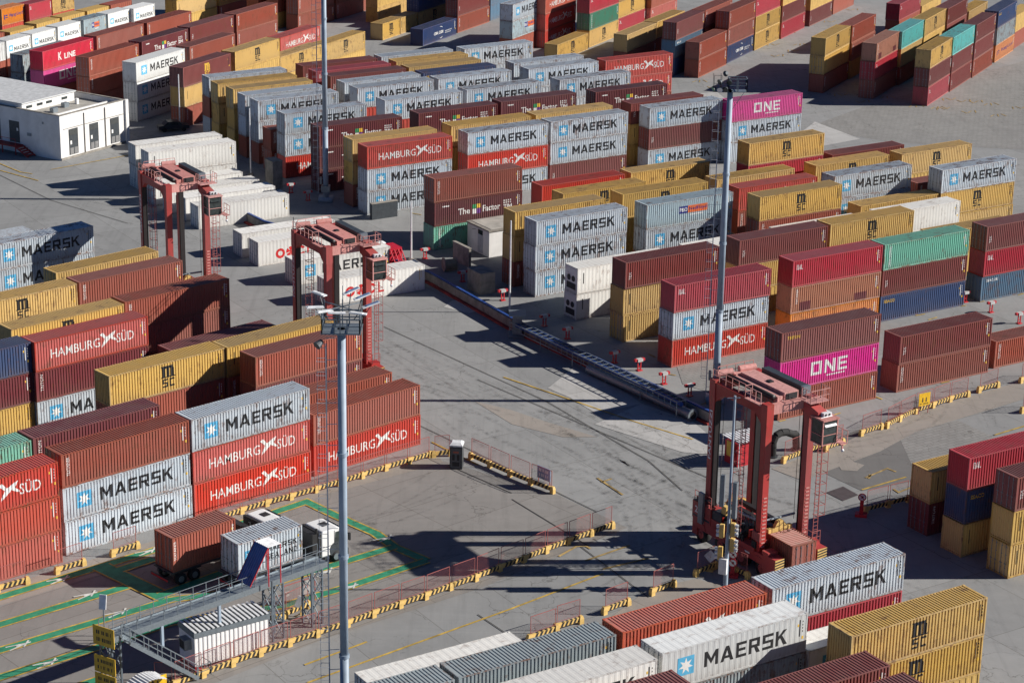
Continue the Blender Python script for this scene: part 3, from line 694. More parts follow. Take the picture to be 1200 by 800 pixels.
for b, L, a, s, types in STACKS:
    th = YAW['m' if b == 'r' else b]; c, sn = math.cos(th), math.sin(th)
    ca, cs = a + L / 2, s + W / 2; x, y = c * ca - sn * cs, sn * ca + c * cs
    tt = types.split(); n = len(tt)
    for lv, t in enumerate(tt):
        key = t.rstrip('-')
        if t.endswith('-'):
            if key not in rest_idx: rest_idx[key] = len(rest_mats); rest_mats.append(MATS['paint_' + key])
            mi = rest_idx[key]; z0 = lv * H; o = len(rest.v)
            pts = trap(L, -L / 2 + .11, L / 2 - .11, .56, -W / 2 + .012, -W / 2 + .05)
            loc = MB()
            for (xa, ya), (xb, yb) in zip(pts, pts[1:]): loc.add([(xa, ya, .15), (xb, yb, .15), (xb, yb, HB - .1), (xa, ya, HB - .1)], [(0, 1, 2, 3)])
            for sx in (-1, 1): loc.box(*sorted((sx * L / 2, sx * (L / 2 - .12))), -W / 2, W / 2, 0, HB)
            loc.box(-L / 2 + .12, L / 2 - .12, -W / 2, W / 2 - .003, HB - .1, HB - .01); loc.box(-L / 2 + .12, L / 2 - .12, -W / 2 + .06, W / 2 - .003, .02, HB - .1); loc.box(-L / 2 + .12, L / 2 - .12, -W / 2, -W / 2 + .06, 0, .15)
            rest.add([(x + c * u - sn * v, y + sn * u + c * v, w + z0) for u, v, w in loc.v], loc.f, mi)
            continue
        below = LIV[tt[lv - 1].rstrip('-')][2] if lv else None; above = LIV[tt[lv + 1].rstrip('-')][2] if lv + 1 < n else None
        desc = WORDS.get(key, LIV[key][2]) + (' short' if L < 7 else '') + ' container'
        pos = ('standing alone on the ground' if n == 1 else 'at the bottom under %s' % above if lv == 0 else 'on top of %s' % below if lv == n - 1 else 'between %s and %s' % (above, below))
        jobs.append([b, L, a, s, lv, key, (x, y, lv * H), th, desc + ' ' + pos, region(b, a, s), view_x(x, y, lv * H), n])
same = {}
for j in jobs: same.setdefault((j[8], j[9]), []).append(j)
for (d, rg), js in same.items():
    js.sort(key=lambda j: j[10])
    for i, j in enumerate(js):
        j.append('%s, %s%s' % (d, rg, '' if len(js) == 1 else ', %s from left' % ordinal(i)))
GROUPS = {'l': 'containers stacked in the left foreground', 'f': 'containers stacked along the bottom', 'r': 'containers stacked at the right edge', 'm': 'containers stacked in the middle yard', 'u': 'containers stacked in the far yard'}
rng = random.Random(3)
for j in jobs:
    b, L, a, s, lv, key, loc, th, _, rg, _, n, lab = j
    pr = None; unit = False
    doors = rng.random() < .45 or rg.startswith('left white')
    if key in ('HS', 'ONE', 'DAL', 'MSC') and lv == n - 1: doors = b in 'r'
    if key == 'RF' and 185 < s < 190 and b == 'm' and a > 110: unit, doors = True, False
    if b == 'm' and a < 110 and (abs(s - 204.23) < .3 or abs(s - 221.07) < .3): pr = 'OOCL'
    if b == 'm' and a < 110 and abs(s - 212.43) < .3: key_pr = 'MK'; pr = 'MK'
    if b == 'f' and key == 'RF' and lv == n - 1 and abs(s - 104.1) < 1: pr = 'MK'
    loc = (loc[0] + rng.uniform(-.05, .05), loc[1] + rng.uniform(-.05, .05), loc[2])
    make_container(key, L, loc, th + rng.uniform(-.005, .005), lab, GROUPS[b], pr, doors, unit)
if rest.v: rest.build('stacked_containers', rest_mats, kind='stuff')
# ---------------------------------------------------------------- pavements, patches and painted markings
def sh(name, pts, z, m): return sheet(name, pts, z, m)
sh('lane_pavement', [(-41.76, 149.87), (-21.55, 174.04), (-15.52, 182.01), (-5.94, 184.88), (4.29, 177.43), (9.91, 170.68), (-2.34, 158.17), (-13.60, 149.10), (-22.73, 139.77), (-30.64, 132.79), (-38.94, 133.67)], .004, LANEC)
sh('dusty_verge', [(-41.72, 155.05), (-28.74, 166.59), (-16.18, 179.21), (-6.96, 187.32), (-5.93, 184.47), (-15.95, 176.53), (-28.21, 163.23), (-40.94, 151.79)], .008, TAN)
sh('dusty_verge', [(6.15, 150.71), (11.06, 158.70), (14.90, 160.76), (17.93, 158.98), (13.44, 154.21), (6.71, 148.18)], .008, TAN)
b = MB(); strip(b, [(24.65, 183.03), (32.53, 190.23), (36.74, 195.47), (44.00, 201.11), (54.01, 208.91)], 3.6, -.006); b.build('dusty_verge', TAN, kind='structure')
sh('concrete_patch', [(3.59, 204.39), (6.23, 210.55), (11.33, 203.31), (12.61, 200.51), (8.08, 197.72), (5.72, 201.83)], .008, NEWC)
sh('concrete_patch', [(7.91, 194.76), (12.61, 200.51), (17.22, 195.88), (18.93, 191.10), (18.63, 187.46), (15.72, 187.96)], .008, NEWC)
sh('concrete_patch', [(7.44, 210.61), (8.39, 210.92), (12.74, 203.14), (12.16, 203.11)], .012, NEWC)
sh('concrete_patch', [(-6.64, 232.11), (-5.24, 232.19), (-3.03, 229.27), (-4.66, 227.68), (-7.50, 229.62)], .008, NEWC)
sh('concrete_patch', [(39.97, 311.23), (44.34, 321.76), (49.56, 311.41), (43.83, 306.88)], .008, NEWC)
sh('concrete_patch', [(24.52, 338.25), (31.39, 341.25), (32.31, 336.43), (25.44, 332.32)], .008, NEWC)
sh('block_paving', [(42.60, 317.80), (52.78, 332.09), (93.42, 378.97), (76.74, 305.72), (63.86, 307.82), (53.29, 310.13)], .004, PAVER)
sh('block_paving', [(36.21, 192.13), (41.75, 198.67), (45.14, 193.21), (36.24, 185.18)], .008, PAVER)
sh('block_paving', [(16.60, 213.96), (21.54, 221.03), (27.26, 219.94), (25.73, 205.50), (19.93, 203.50), (16.95, 206.29)], .008, PAVER)
sh('asphalt_patch', [(28.66, 190.69), (33.03, 194.84), (36.61, 192.15), (37.37, 182.81), (30.83, 179.57), (28.19, 183.39)], .006, DIRTY)
sh('asphalt_patch', [(27.63, 179.04), (29.31, 180.47), (30.40, 178.59), (28.87, 177.19)], .012, plain('steel_cover_plate', (0.09, 0.075, 0.075), .6, .2))
sh('asphalt_patch', [(29.58, 185.28), (31.04, 186.37), (31.93, 185.59), (31.03, 184.13), (29.68, 184.27)], .012, TAN)
sh('asphalt_patch', [(-3.52, 200.42), (-0.05, 198.25), (3.34, 195.21), (8.05, 191.45), (4.89, 191.30), (0.13, 194.38)], .006, TAN)
GREEN = plain('lane_green', (0.028, 0.25, 0.135), .8, 0, .18, 1.5); LINEY = plain('line_yellow', (0.52, 0.34, 0.06), .8, 0, .3, 1.2); LINEW = plain('arrow_white', (0.62, 0.62, 0.58), .8, 0, .2)
WORN = plain('worn_line_yellow', (0.38, 0.26, 0.09), .9, 0, .35, 1.0)
def green_lane(pts, w=.82, sides=(1, 1), z=.016):
    b = MB(); strip(b, pts, w, z, 0, 0)
    for s, on in zip((-1, 1), sides):
        if on: strip(b, pts, .16, z + .003, s * (w / 2 + .06), 1)
    b.build('green_walkway_marking', [GREEN, LINEY], kind='structure')
L1 = [(-40.75, 153.73), (-28.74, 164.38), (-21.87, 170.56), (-17.35, 174.96), (-14.48, 171.96), (-11.03, 168.55), (-9.33, 165.87), (-6.57, 163.30)]
green_lane(L1, .85)
green_lane([(-39.13, 149.54), (-29.07, 158.03)], z=.020); green_lane([(-38.17, 145.39), (-25.97, 155.22), (-19.65, 157.47), (-16.88, 159.79), (-9.33, 165.87)], z=.024); green_lane([(-37.19, 141.17), (-29.79, 147.22), (-25.37, 151.23), (-17.21, 154.51), (-12.57, 158.07), (-6.57, 163.30)], z=.028)
green_lane([(-32.43, 161.09), (-26.34, 155.51)], 1.5, z=.032); green_lane([(-30.83, 160.50), (-28.48, 162.72)], .9, z=.036); green_lane([(-26.87, 155.95), (-22.67, 160.19)], .9, z=.036)
green_lane([(-31.99, 139.43), (-28.62, 142.40)], z=.020)
b = MB()
for px in ((-29.24, 164.02), (-35.23, 158.41), (-32.58, 155.72), (-29.67, 152.67), (-35.90, 146.99), (-27.14, 149.86), (-33.33, 144.21), (-10.25, 167.37), (-12.49, 157.91), (-14.60, 160.68), (-19.17, 160.34)):
    c, s = math.cos(R(41)), math.sin(R(41))
    for u0, v0, u1, v1 in ((-.9, -.3, .9, .05), (-.9, .35, .9, -.05), (-.2, 0, 1.0, 0), (.2, -.4, 1.0, .35)):
        p = Vector((px[0] + c * u0 - s * v0, px[1] + s * u0 + c * v0)); q = Vector((px[0] + c * u1 - s * v1, px[1] + s * u1 + c * v1))
        strip(b, [p, q], .14, .040 + .003 * (len(b.f) % 4))
b.build('arrow_marking', LINEW, kind='structure')
def lines(name, segs, w, m, z=.014):
    b = MB()
    for i, s in enumerate(segs): strip(b, s, w, z)
    b.build(name, m, kind='structure')
lines('yellow_lane_line', [[(-0.79, 207.39), (4.24, 202.72), (11.41, 195.83), (16.88, 191.22)], [(-14.21, 142.01), (-7.80, 147.63), (0.35, 154.75), (7.60, 161.43)], [(-14.66, 144.78), (-10.39, 148.66)], [(-69.83, 289.57), (-65.38, 284.37), (-63.64, 283.58)], [(-61.65, 285.98), (-52.66, 294.57)], [(-7.20, 189.43), (-2.86, 184.00)], [(30.86, 179.76), (35.26, 182.91)], [(45.23, 193.65), (50.01, 197.23)], [(-68.25, 285.07), (-62.13, 280.14)]], .2, LINEY)
lines('worn_yellow_marking', [[(4.11, 164.57), (5.60, 166.66), (6.38, 166.69), (6.71, 166.20)], [(6.23, 163.83), (9.96, 167.02)], [(7.56, 162.24), (11.37, 164.54)], [(7.74, 181.47), (9.84, 177.68)], [(8.09, 180.50), (9.02, 181.33)], [(31.57, 182.55), (33.89, 184.87), (34.54, 184.08)], [(31.84, 182.36), (32.14, 183.37)], [(33.68, 180.08), (34.01, 179.32), (35.33, 180.55)], [(18.38, 200.56), (19.61, 201.56)], [(15.03, 209.46), (16.44, 208.77)], [(14.04, 215.15), (14.69, 214.12)], [(35.77, 197.00), (37.67, 198.70)]], .22, WORN, .012)
b = MB()
rows = [(61.33, 333.33), (65.12, 331.87), (68.90, 329.84), (72.77, 327.84), (67.25, 338.57), (69.57, 337.55), (73.25, 335.44), (77.02, 333.37), (71.33, 337.08), (64.56, 332.41), (47.28, 374.97), (44.15, 370.34), (49.08, 380.35), (57.00, 402.56), (63.14, 415.22), (48.38, 391.15), (44.31, 379.93), (53.57, 335.70), (57.77, 339.04), (50.63, 340.31), (31.37, 344.37), (29.27, 348.66)]
for i, (x, y) in enumerate(rows):
    for k in range(3):
        a = R(60 + 25 * ((i + k) % 3)); d = Vector((math.cos(a), math.sin(a))) * .8; o = Vector((x + (k - 1) * .9, y + .3 * k))
        strip(b, [o - d, o + d], .16, .010)
b.build('slot_number_marking', WORN, kind='structure')
lines('slot_edge_marking', [[(43.87, 229.47), (45.00, 230.13)], [(45.01, 228.05), (46.11, 229.00)], [(51.86, 234.79), (52.50, 235.13)], [(49.56, 233.12), (50.10, 233.45)], [(30.65, 198.13), (31.57, 198.87)], [(25.40, 196.28), (26.10, 196.76)], [(42.81, 207.84), (43.76, 208.39)], [(35.62, 203.56), (36.18, 202.86)], [(-12.86, 267.49), (-11.55, 266.77)], [(56.72, 237.57), (57.53, 238.25)]], .18, LINEY, .011)
lines('joint_seam', [[(-13.57, 222.53), (3.39, 200.76), (12.49, 185.73), (15.10, 178.87)], [(-68.51, 283.70), (-58.53, 270.60), (-47.13, 260.61)], [(0.23, 176.30), (6.59, 166.70)], [(-16.59, 203.37), (-6.15, 190.78), (7.51, 173.83)], [(-3.31, 206.51), (17.58, 181.91)], [(-5.53, 183.88), (0.23, 177.63)], [(-2.25, 153.60), (1.65, 147.99)], [(5.89, 166.67), (10.98, 157.15)]], .09, plain('tar_seam', (0.05, 0.047, 0.042), .9), .010)
m_, t_, p_ = nodes('tyre_rubber_mark'); MATS['tyre_rubber_mark'] = m_
g_ = t_.nodes.new("ShaderNodeNewGeometry"); p_.inputs["Base Color"].default_value = (.05, .048, .046, 1); p_.inputs["Roughness"].default_value = .9
lk(t_, ramp(t_, noise(t_, g_.outputs["Position"], 1.3, 6, .8), .45, .8, 0.0, .36), p_.inputs["Alpha"])
b = MB(); q = random.Random(11); zc = .012
def arc_mark(cx, cy, a0, length, bend, w=.34, gauge=2.1):
    global zc
    for sd in (-1, 1):
        pts = []; x, y, a = cx - math.sin(a0) * gauge * .5 * sd, cy + math.cos(a0) * gauge * .5 * sd, a0
        for i in range(13):
            pts.append((x, y)); x += math.cos(a) * length / 12; y += math.sin(a) * length / 12; a += bend / 12
        zc += .0004; strip(b, pts, w, zc)
for i in range(34):
    u = q.random(); cx, cy = -14 + 34 * u + q.uniform(-7, 5), 224 - 46 * u + q.uniform(-12, 5)
    arc_mark(cx, cy, R(-55) + q.gauss(0, .12), q.uniform(14, 34), q.gauss(0, .5), .38, q.choice((2.1, 4.2)))
for i in range(16): arc_mark(q.uniform(-30, 12), q.uniform(150, 172), R(42) + q.gauss(0, .1), q.uniform(8, 22), q.gauss(0, .35), .3, 1.9)
for i in range(10): arc_mark(q.uniform(22, 52), q.uniform(176, 205), R(35) + q.gauss(0, .3), q.uniform(10, 22), q.gauss(0, .7), .36, 2.1)
for i in range(12): arc_mark(q.uniform(-62, -30), q.uniform(232, 285), R(-40) + q.gauss(0, .5), q.uniform(14, 30), q.gauss(0, .6), .4, 2.1)
for i in range(12): arc_mark(q.uniform(30, 90), q.uniform(255, 310), R(20) + q.gauss(0, .6), q.uniform(14, 34), q.gauss(0, .8), .4, 2.1)
b.build('tyre_mark', m_, kind='stuff')
b = MB()
for cx, cy, w in ((158, 682, 1.3), (195, 672, 1.0), (130, 700, .9), (420, 642, 1.2), (455, 655, 1.2), (110, 676, 1.0)):
    pass
# ---------------------------------------------------------------- barriers: striped bar on two yellow feet with a red mesh screen
def barrier_meshes(L):
    b = MB(); b.box(.2, L - .2, -.09, .09, .22, .58)
    bar = b
    st = MB(); n = max(4, round(L / .42)); d = L / n
    for side in (-.095, .095):
        for i in range(n):
            x = i * d
            if x < .2 or x > L - .35: continue
            st.add([(x, side, .23), (x + d * .56, side, .23), (min(L, x + d * 1.0), side, .57), (min(L, x + d * .44), side, .57)], [(0, 1, 2, 3)])
    for i in range(n):
        x = i * d + d * .45
        if x < .2 or x > L - .35: continue
        st.add([(x, -.09, .584), (min(L, x + d * .5), -.09, .584), (min(L, x + d * .5), .09, .584), (x, .09, .584)], [(0, 1, 2, 3)])
    ft = []
    for x in (0, L):
        f = MB(); s = .2; f.box(x - s, x + s, -.17, .17, 0, .42); f.add([(x - s, -.17, .42), (x + s, -.17, .42), (x + s * .6, -.12, .66), (x - s * .6, -.12, .66), (x - s, .17, .42), (x + s, .17, .42), (x + s * .6, .12, .66), (x - s * .6, .12, .66)], [(0, 1, 2, 3), (5, 4, 7, 6), (3, 2, 6, 7), (1, 5, 6, 2), (4, 0, 3, 7)]); ft.append(f)
    sc = MB()
    for x in (.12, L - .12): sc.beam((x, 0, .5), (x, 0, 2.05), .04)
    sc.beam((.12, 0, 2.05), (L - .12, 0, 2.05), .04); sc.beam((.12, 0, .72), (L - .12, 0, .72), .03)
    me = MB(); k = int(L / .12)
    for i in range(1, k): me.beam((.12 + (L - .24) * i / k, 0, .72), (.12 + (L - .24) * i / k, 0, 2.03), .006)
    for i in range(1, 11): me.beam((.12, 0, .72 + 1.31 * i / 11), (L - .12, 0, .72 + 1.31 * i / 11), .006)
    return bar, st, ft, sc, me
_nb = 0
def barrier(p, q, where, screen=True, last=True):
    p, q = Vector(p), Vector(q); d = q - p; L = d.length
    r = thing('safety_barrier', where, 'barrier', (p.x, p.y, 0), math.atan2(d.y, d.x), 'striped safety barriers with mesh screens')
    bar, st, ft, sc, me = barrier_meshes(L)
    bo = bar.build('striped_bar', YEL, r); st.build('black_stripes', BLK, bo)
    for f in (ft if last else ft[:1]): f.build('foot', YEL, r)
    if screen: so = sc.build('screen_frame', FENCE, r); me.build('wire_mesh', FENCE, so)
def chain(pts, text):
    n = len(pts) - 1
    for i, (p, q) in enumerate(zip(pts, pts[1:])):
        p, q = Vector(p), Vector(q); barrier(p, q, text % ordinal(i), True, i == n - 1)
chain([(-25.01, 140.84), (-23.56, 140.89), (-21.73, 142.59), (-19.85, 144.37), (-18.03, 146.08), (-16.07, 147.74), (-14.13, 149.36), (-12.04, 151.09), (-10.19, 152.84), (-8.23, 154.56), (-6.34, 156.15), (-4.47, 157.92), (-2.54, 159.66), (-0.67, 161.58), (1.27, 163.37), (3.07, 165.20), (4.88, 166.97), (6.82, 168.78), (8.65, 170.45)], 'striped barrier along the road, %s from the yellow arrow sign')
chain([(-24.33, 170.28), (-22.56, 172.16), (-20.63, 173.89), (-18.71, 175.37), (-16.70, 177.07), (-14.87, 178.69), (-12.95, 180.44), (-11.00, 182.31), (-9.04, 184.02), (-7.20, 185.64)], 'striped barrier below the red stacks, %s from the trucks')
chain([(-3.53, 185.50), (-1.79, 183.54), (0.02, 181.52), (1.84, 179.63), (3.74, 177.79)], 'striped barrier right of the toilet, %s from it')
barrier((-6.89, 185.66), (-5.37, 186.14), 'striped barrier directly behind the portable toilet')
for i, (p, q) in enumerate((((-39.52, 156.06), (-37.55, 157.69)), ((-35.60, 159.59), (-33.82, 161.27)), ((-31.83, 163.08), (-30.11, 164.74)))): barrier(p, q, 'lone striped barrier by the green lane, %s from left' % ordinal(i))
for i, (p, q) in enumerate((((1.66, 149.11), (3.71, 150.76)), ((3.65, 151.05), (5.58, 152.43)), ((7.42, 154.05), (9.32, 155.70)), ((11.27, 157.54), (13.07, 159.18)), ((14.97, 161.25), (16.63, 162.77)), ((18.19, 161.86), (19.05, 160.93)))): barrier(p, q, 'lone striped barrier beside the bottom rows, %s from left' % ordinal(i))
chain([(35.38, 194.96), (36.88, 196.83), (38.70, 198.98), (40.71, 200.71), (42.68, 202.47), (44.72, 204.01)], 'striped barrier near the yellow warning sign, %s from left')
for i, (p, q) in enumerate((((24.65, 185.77), (26.74, 187.84)), ((26.74, 187.84), (28.91, 189.63)), ((28.85, 188.84), (30.65, 190.57)), ((32.66, 192.83), (34.82, 194.71)), ((46.05, 205.29), (48.22, 206.87)), ((50.80, 208.25), (53.54, 210.66)), ((49.11, 199.72), (51.73, 201.72)))): barrier(p, q, 'striped barrier by the right-hand road edge, %s from left' % ordinal(i))
chain([(30.42, 174.64), (32.57, 176.03), (34.49, 177.24), (36.69, 178.86)], 'shaded striped barrier behind the tall right crane, %s from the red sign')
chain([(-18.40, 151.06), (-16.87, 152.43), (-15.22, 154.28)], 'striped barrier beneath the metal walkway, %s from left')

# ---------------------------------------------------------------- straddle carriers
def railing(b, pts, h=1.0, posts=1.2, r=.022, mi=0, mid=True):
    for p, q in zip(pts, pts[1:]):
        p, q = Vector(p), Vector(q); n = max(1, round((q - p).length / posts))
        for i in range(n + 1):
            a = p + (q - p) * i / n; b.beam(a, a + Vector((0, 0, h)), r * 2, mi=mi)
        b.beam(p + Vector((0, 0, h)), q + Vector((0, 0, h)), r * 2, mi=mi)
        if mid: b.beam(p + Vector((0, 0, h * .5)), q + Vector((0, 0, h * .5)), r * 1.6, mi=mi)
def ladder(b, x, y, z0, z1, dx, dy, w=.45, cage=True, mi=0):
    """dx, dy: unit direction across the rungs"""
    for s in (-1, 1): b.beam((x + dx * w / 2 * s, y + dy * w / 2 * s, z0), (x + dx * w / 2 * s, y + dy * w / 2 * s, z1), .05, mi=mi)
    z = z0 + .3
    while z < z1: b.beam((x - dx * w / 2, y - dy * w / 2, z), (x + dx * w / 2, y + dy * w / 2, z), .035, mi=mi); z += .33
    if cage:
        ox, oy = dy, -dx; z = z0 + 2.4
        ring = [(x - dx * .36, y - dy * .36), (x - dx * .36 + ox * .6, y - dy * .36 + oy * .6), (x + dx * .36 + ox * .6, y + dy * .36 + oy * .6), (x + dx * .36, y + dy * .36)]
        while z < z1:
            for a, c in zip(ring, ring[1:]): b.beam((*a, z), (*c, z), .04, mi=mi)
            z += .9
        for a in ring[1:3]: b.beam((*a, z0 + 2.4), (*a, z1), .035, mi=mi)
def hazard(b, x, y0, y1, z0, z1, n=8, mi=0):
    d = (z1 - z0) / n
    for i in range(n): b.add([(x, y0, z0 + i * d), (x, y1, z0 + i * d + d * .5), (x, y1, z0 + i * d + d), (x, y0, z0 + i * d + d * .5)], [(0, 1, 2, 3)], mi)
def straddle_carrier(loc, rz, label, number, load):
    r = thing('straddle_carrier', label, 'straddle carrier', (*loc, 0), rz, 'red straddle carriers in the yard')
    XL, YL, ZT = 3.35, 2.15, 13.9
    for sy in (-1, 1):
        b = MB(); y = sy * YL
        b.box(-4.9, 4.9, y - .42, y + .42, 1.15, 2.0); b.box(-4.95, -4.3, y - .48, y + .48, .55, 2.6); b.box(4.3, 5.9, y - .48, y + .48, .5, 2.2); b.box(4.2, 5.0, y - .48, y + .48, 2.2, 2.45); b.box(-2.2, 3.2, y - .5, y + .5, 1.9, 2.25)
        for x in (-4, -1.35, 1.35, 4): b.add([(x - .8, y - .47, 1.2), (x + .8, y - .47, 1.2), (x + .55, y - .47, 1.72), (x - .55, y - .47, 1.72), (x - .8, y + .47, 1.2), (x + .8, y + .47, 1.2), (x + .55, y + .47, 1.72), (x - .55, y + .47, 1.72)], [(0, 1, 2, 3), (5, 4, 7, 6), (3, 2, 6, 7), (0, 3, 7, 4), (1, 5, 6, 2)])
        if sy < 0: b.box(-4.95, -2.5, y - .55, y + .6, 2.0, 3.5); b.box(-2.5, -.4, y - .5, y + .4, 2.0, 2.7)
        so = b.build('side_beam', CRANE, r)
        h = MB(); h.box(5.9, 5.92, y - .48, y + .48, .5, 2.2); hazard(h, 5.925, y - .48, y + .48, .5, 2.15, 7, 1); h.build('hazard_plate', [YEL, BLK], so)
        for x in (-4, -1.35, 1.35, 4):
            w = MB(); w.cyl((x, y - .3, .72), (x, y + .3, .72), .72, n=20); wo = w.build('wheel', RUBBER, r, True)
            w = MB(); w.cyl((x, y + sy * .31, .72), (x, y + sy * .34, .72), .4, .34, n=14); w.cyl((x, y + sy * .34, .72), (x, y + sy * .40, .72), .16, n=10); w.build('rim', CRANE, wo)
    for sx in (-1, 1):
        for sy in (-1, 1):
            x, y = sx * XL, sy * YL; b = MB()
            b.box(x - .30, x + .30, y - .30, y + .30, 1.9, ZT - .6); b.box(x - .36, x + .36, y - .34, y + .34, ZT - 1.1, ZT + .55)
            b.add([(x - .36, y - .32, ZT - 1.1), (x + .36, y - .32, ZT - 1.1), (x + .3, y - .3, ZT - 2.2), (x - .3, y - .3, ZT - 2.2), (x - .36, y + .32, ZT - 1.1), (x + .36, y + .32, ZT - 1.1), (x + .3, y + .3, ZT - 2.2), (x - .3, y + .3, ZT - 2.2)], [(0, 1, 2, 3), (5, 4, 7, 6), (0, 3, 7, 4), (1, 5, 6, 2)])
            lo = b.build('leg', CRANE, r)
            g = MB(); xi = x - sx * .40; g.box(xi - .09, xi + .09, y - .22, y + .22, 2.0, ZT - .7); g.build('hoist_guide', CRANED, lo)
            st = MB()
            for i in range(14): st.box(x + .30, x + .335, y - .16, y + .16, 2.4 + i * .32, 2.5 + i * .32)
            st.build('ladder_cleat', CRANEP, lo, kind='stuff')
    for sy in (-1, 1):
        b = MB(); y = sy * YL; b.box(-XL + .36, XL - .36, y - .26, y + .26, ZT - .45, ZT + .35)
        for sx in (-1, 1):
            b.add([(sx * (XL - .36), y - .24, ZT - .45), (sx * (XL - 1.3), y - .24, ZT - .45), (sx * (XL - .36), y - .24, ZT - 1.3), (sx * (XL - .36), y + .24, ZT - .45), (sx * (XL - 1.3), y + .24, ZT - .45), (sx * (XL - .36), y + .24, ZT - 1.3)], [(0, 1, 2), (3, 5, 4), (1, 4, 5, 2)])
        b.build('top_girder', CRANE, r)
    for sx in (-1, 1):
        b = MB(); b.box(sx * XL - .28, sx * XL + .28, -YL + .34, YL - .34, ZT - .35, ZT + .4); b.build('cross_beam', CRANE if sx < 0 else CRANEP, r)
    b = MB(); b.box(-2.6, 3.0, -.25, 1.15, ZT + .35, ZT + 1.0); b.box(-2.6, 3.02, -.95, -.45, ZT + .35, ZT + .78); b.box(-3.3, -2.6, -.7, 1.3, ZT + .4, ZT + .85); dk = b.build('machinery_deck', CRANEP, r)
    b = MB(); b.box(3.0, 3.06, -.1, 1.0, ZT + .42, ZT + .9); b.build('grille', BLK, dk)
    b = MB(); b.box(.1, .6, .2, .6, ZT + 1.0, ZT + 1.1); b.build('hatch', BLK, dk)
    b = MB(); b.cyl((-2.9, -1.25, ZT + .75), (2.9, -1.25, ZT + .75), .24, n=14); b.build('hoist_drum', CRANED, r, True)
    for y0, y1 in ((-2.1, -.75), (.15, 1.6)):
        b = MB(); b.cyl((-3.35, y0, ZT + .95), (-3.05, y1, ZT + 1.0), .30, n=16); b.build('hydraulic_cylinder', CRANEP, r)
    b = MB(); b.box(-2.3, 3.0, 1.65, 2.35, ZT + .45, ZT + 1.15); ro = b.build('exhaust_radiator', DARKST, r)
    b = MB(); b.box(2.7, 3.03, 1.63, 2.37, ZT + .43, ZT + 1.17); b.build('end_cap', STEEL, ro)
    b = MB(); railing(b, [(3.0, -2.6, ZT + .4), (1.0, -2.6, ZT + .4), (1.0, -1.9, ZT + .4)], 1.0, .7); railing(b, [(3.6, 1.0, ZT + .4), (4.7, 1.0, ZT + .4), (4.7, 2.9, ZT + .4), (3.6, 2.9, ZT + .4)], 1.0, .7); b.box(3.6, 4.7, 1.0, 2.9, ZT + .34, ZT + .4); b.box(1.0, 3.0, -2.65, -1.95, ZT + .34, ZT + .4)
    b.build('railing', CRANEP, r, kind='stuff')
    b = MB()
    for x, y, h in ((-3.5, -2.3, 1.3), (-3.2, -2.1, .9), (4.2, 2.4, 1.2)): b.beam((x, y, ZT + .5), (x, y, ZT + .5 + h), .05)
    b.build('aerial', BLK, r)
    # cab hung on an arm beyond the end of the gantry
    b = MB(); b.add([(XL + .3, 1.2, ZT - .5), (XL + .3, 2.1, ZT - .5), (XL + .3, 2.1, ZT + .3), (XL + .3, 1.2, ZT + .3), (5.1, 1.5, ZT - 1.5), (5.1, 2.4, ZT - 1.5), (5.1, 2.4, ZT - .3), (5.1, 1.5, ZT - .3)], [(0, 1, 2, 3), (4, 7, 6, 5), (0, 3, 7, 4), (1, 5, 6, 2), (3, 2, 6, 7), (0, 4, 5, 1)]); b.build('cab_arm', CRANE, r)
    cx0, cx1, cy0, cy1, cz0, cz1 = 4.55, 6.0, 1.3, 2.85, ZT - 2.7, ZT - .75
    b = MB()
    for x in (cx0, cx1 - .1):
        for y in (cy0, cy1 - .1): b.box(x, x + .1, y, y + .1, cz0, cz1)
    b.box(cx0, cx1, cy0, cy1, cz0 - .08, cz0); b.box(cx0 - .05, cx1 + .1, cy0 - .05, cy1 + .05, cz1, cz1 + .12)
    for z in (cz0 + .7,):
        b.box(cx1 - .07, cx1 - .03, cy0 + .1, cy1 - .1, z, z + .06)
        for y in (cy0, cy1 - .05): b.box(cx0 + .1, cx1 - .1, y, y + .05, z, z + .06)
    co = b.build('cab', CRANEP, r)
    b = MB()
    for y in (cy0 + .05, cy1 - .07): b.box(cx0 + .1, cx1 - .1, y, y + .02, cz0, cz1)
    b.box(cx1 - .05, cx1 - .04, cy0 + .1, cy1 - .1, cz0, cz1); b.build('window', GLASS, co)
    b = MB(); b.box(cx0 + .2, cx0 + .3, cy0 + .3, cy1 - .3, cz0, cz1 - .2); b.box(cx0 + .4, cx0 + .9, cy0 + .6, cy0 + 1.1, cz0, cz0 + .5); b.box(cx0 + .35, cx0 + .5, cy0 + .6, cy0 + 1.1, cz0 + .5, cz0 + 1.1); b.build('driver_seat', BLK, co)
    b = MB(); b.add([(cx1 - .55, cy0 + .2, cz1 + .13), (cx1 + .08, cy0 + .2, cz1 - .5), (cx1 + .08, cy1 - .2, cz1 - .5), (cx1 - .55, cy1 - .2, cz1 + .13), (cx1 - .52, cy0 + .2, cz1 + .16), (cx1 + .11, cy0 + .2, cz1 - .47), (cx1 + .11, cy1 - .2, cz1 - .47), (cx1 - .52, cy1 - .2, cz1 + .16)], [(0, 1, 2, 3), (4, 7, 6, 5), (0, 4, 5, 1), (3, 2, 6, 7), (1, 5, 6, 2), (0, 3, 7, 4)]); b.build('sun_visor', LAMPW if number else GLASS, co)
    b = MB(); b.box(cx0 + .2, cx0 + .9, cy0 + .5, cy0 + 1.3, cz1 + .12, cz1 + .42); ao = b.build('air_conditioner', LAMPW, co)
    b = MB(); b.cyl((cx0 + .92, cy0 + .7, cz1 + .28), (cx0 + .94, cy0 + .7, cz1 + .28), .1, n=10); b.cyl((cx0 + .92, cy0 + 1.05, cz1 + .28), (cx0 + .94, cy0 + 1.05, cz1 + .28), .1, n=10); b.build('fan', BLK, ao)
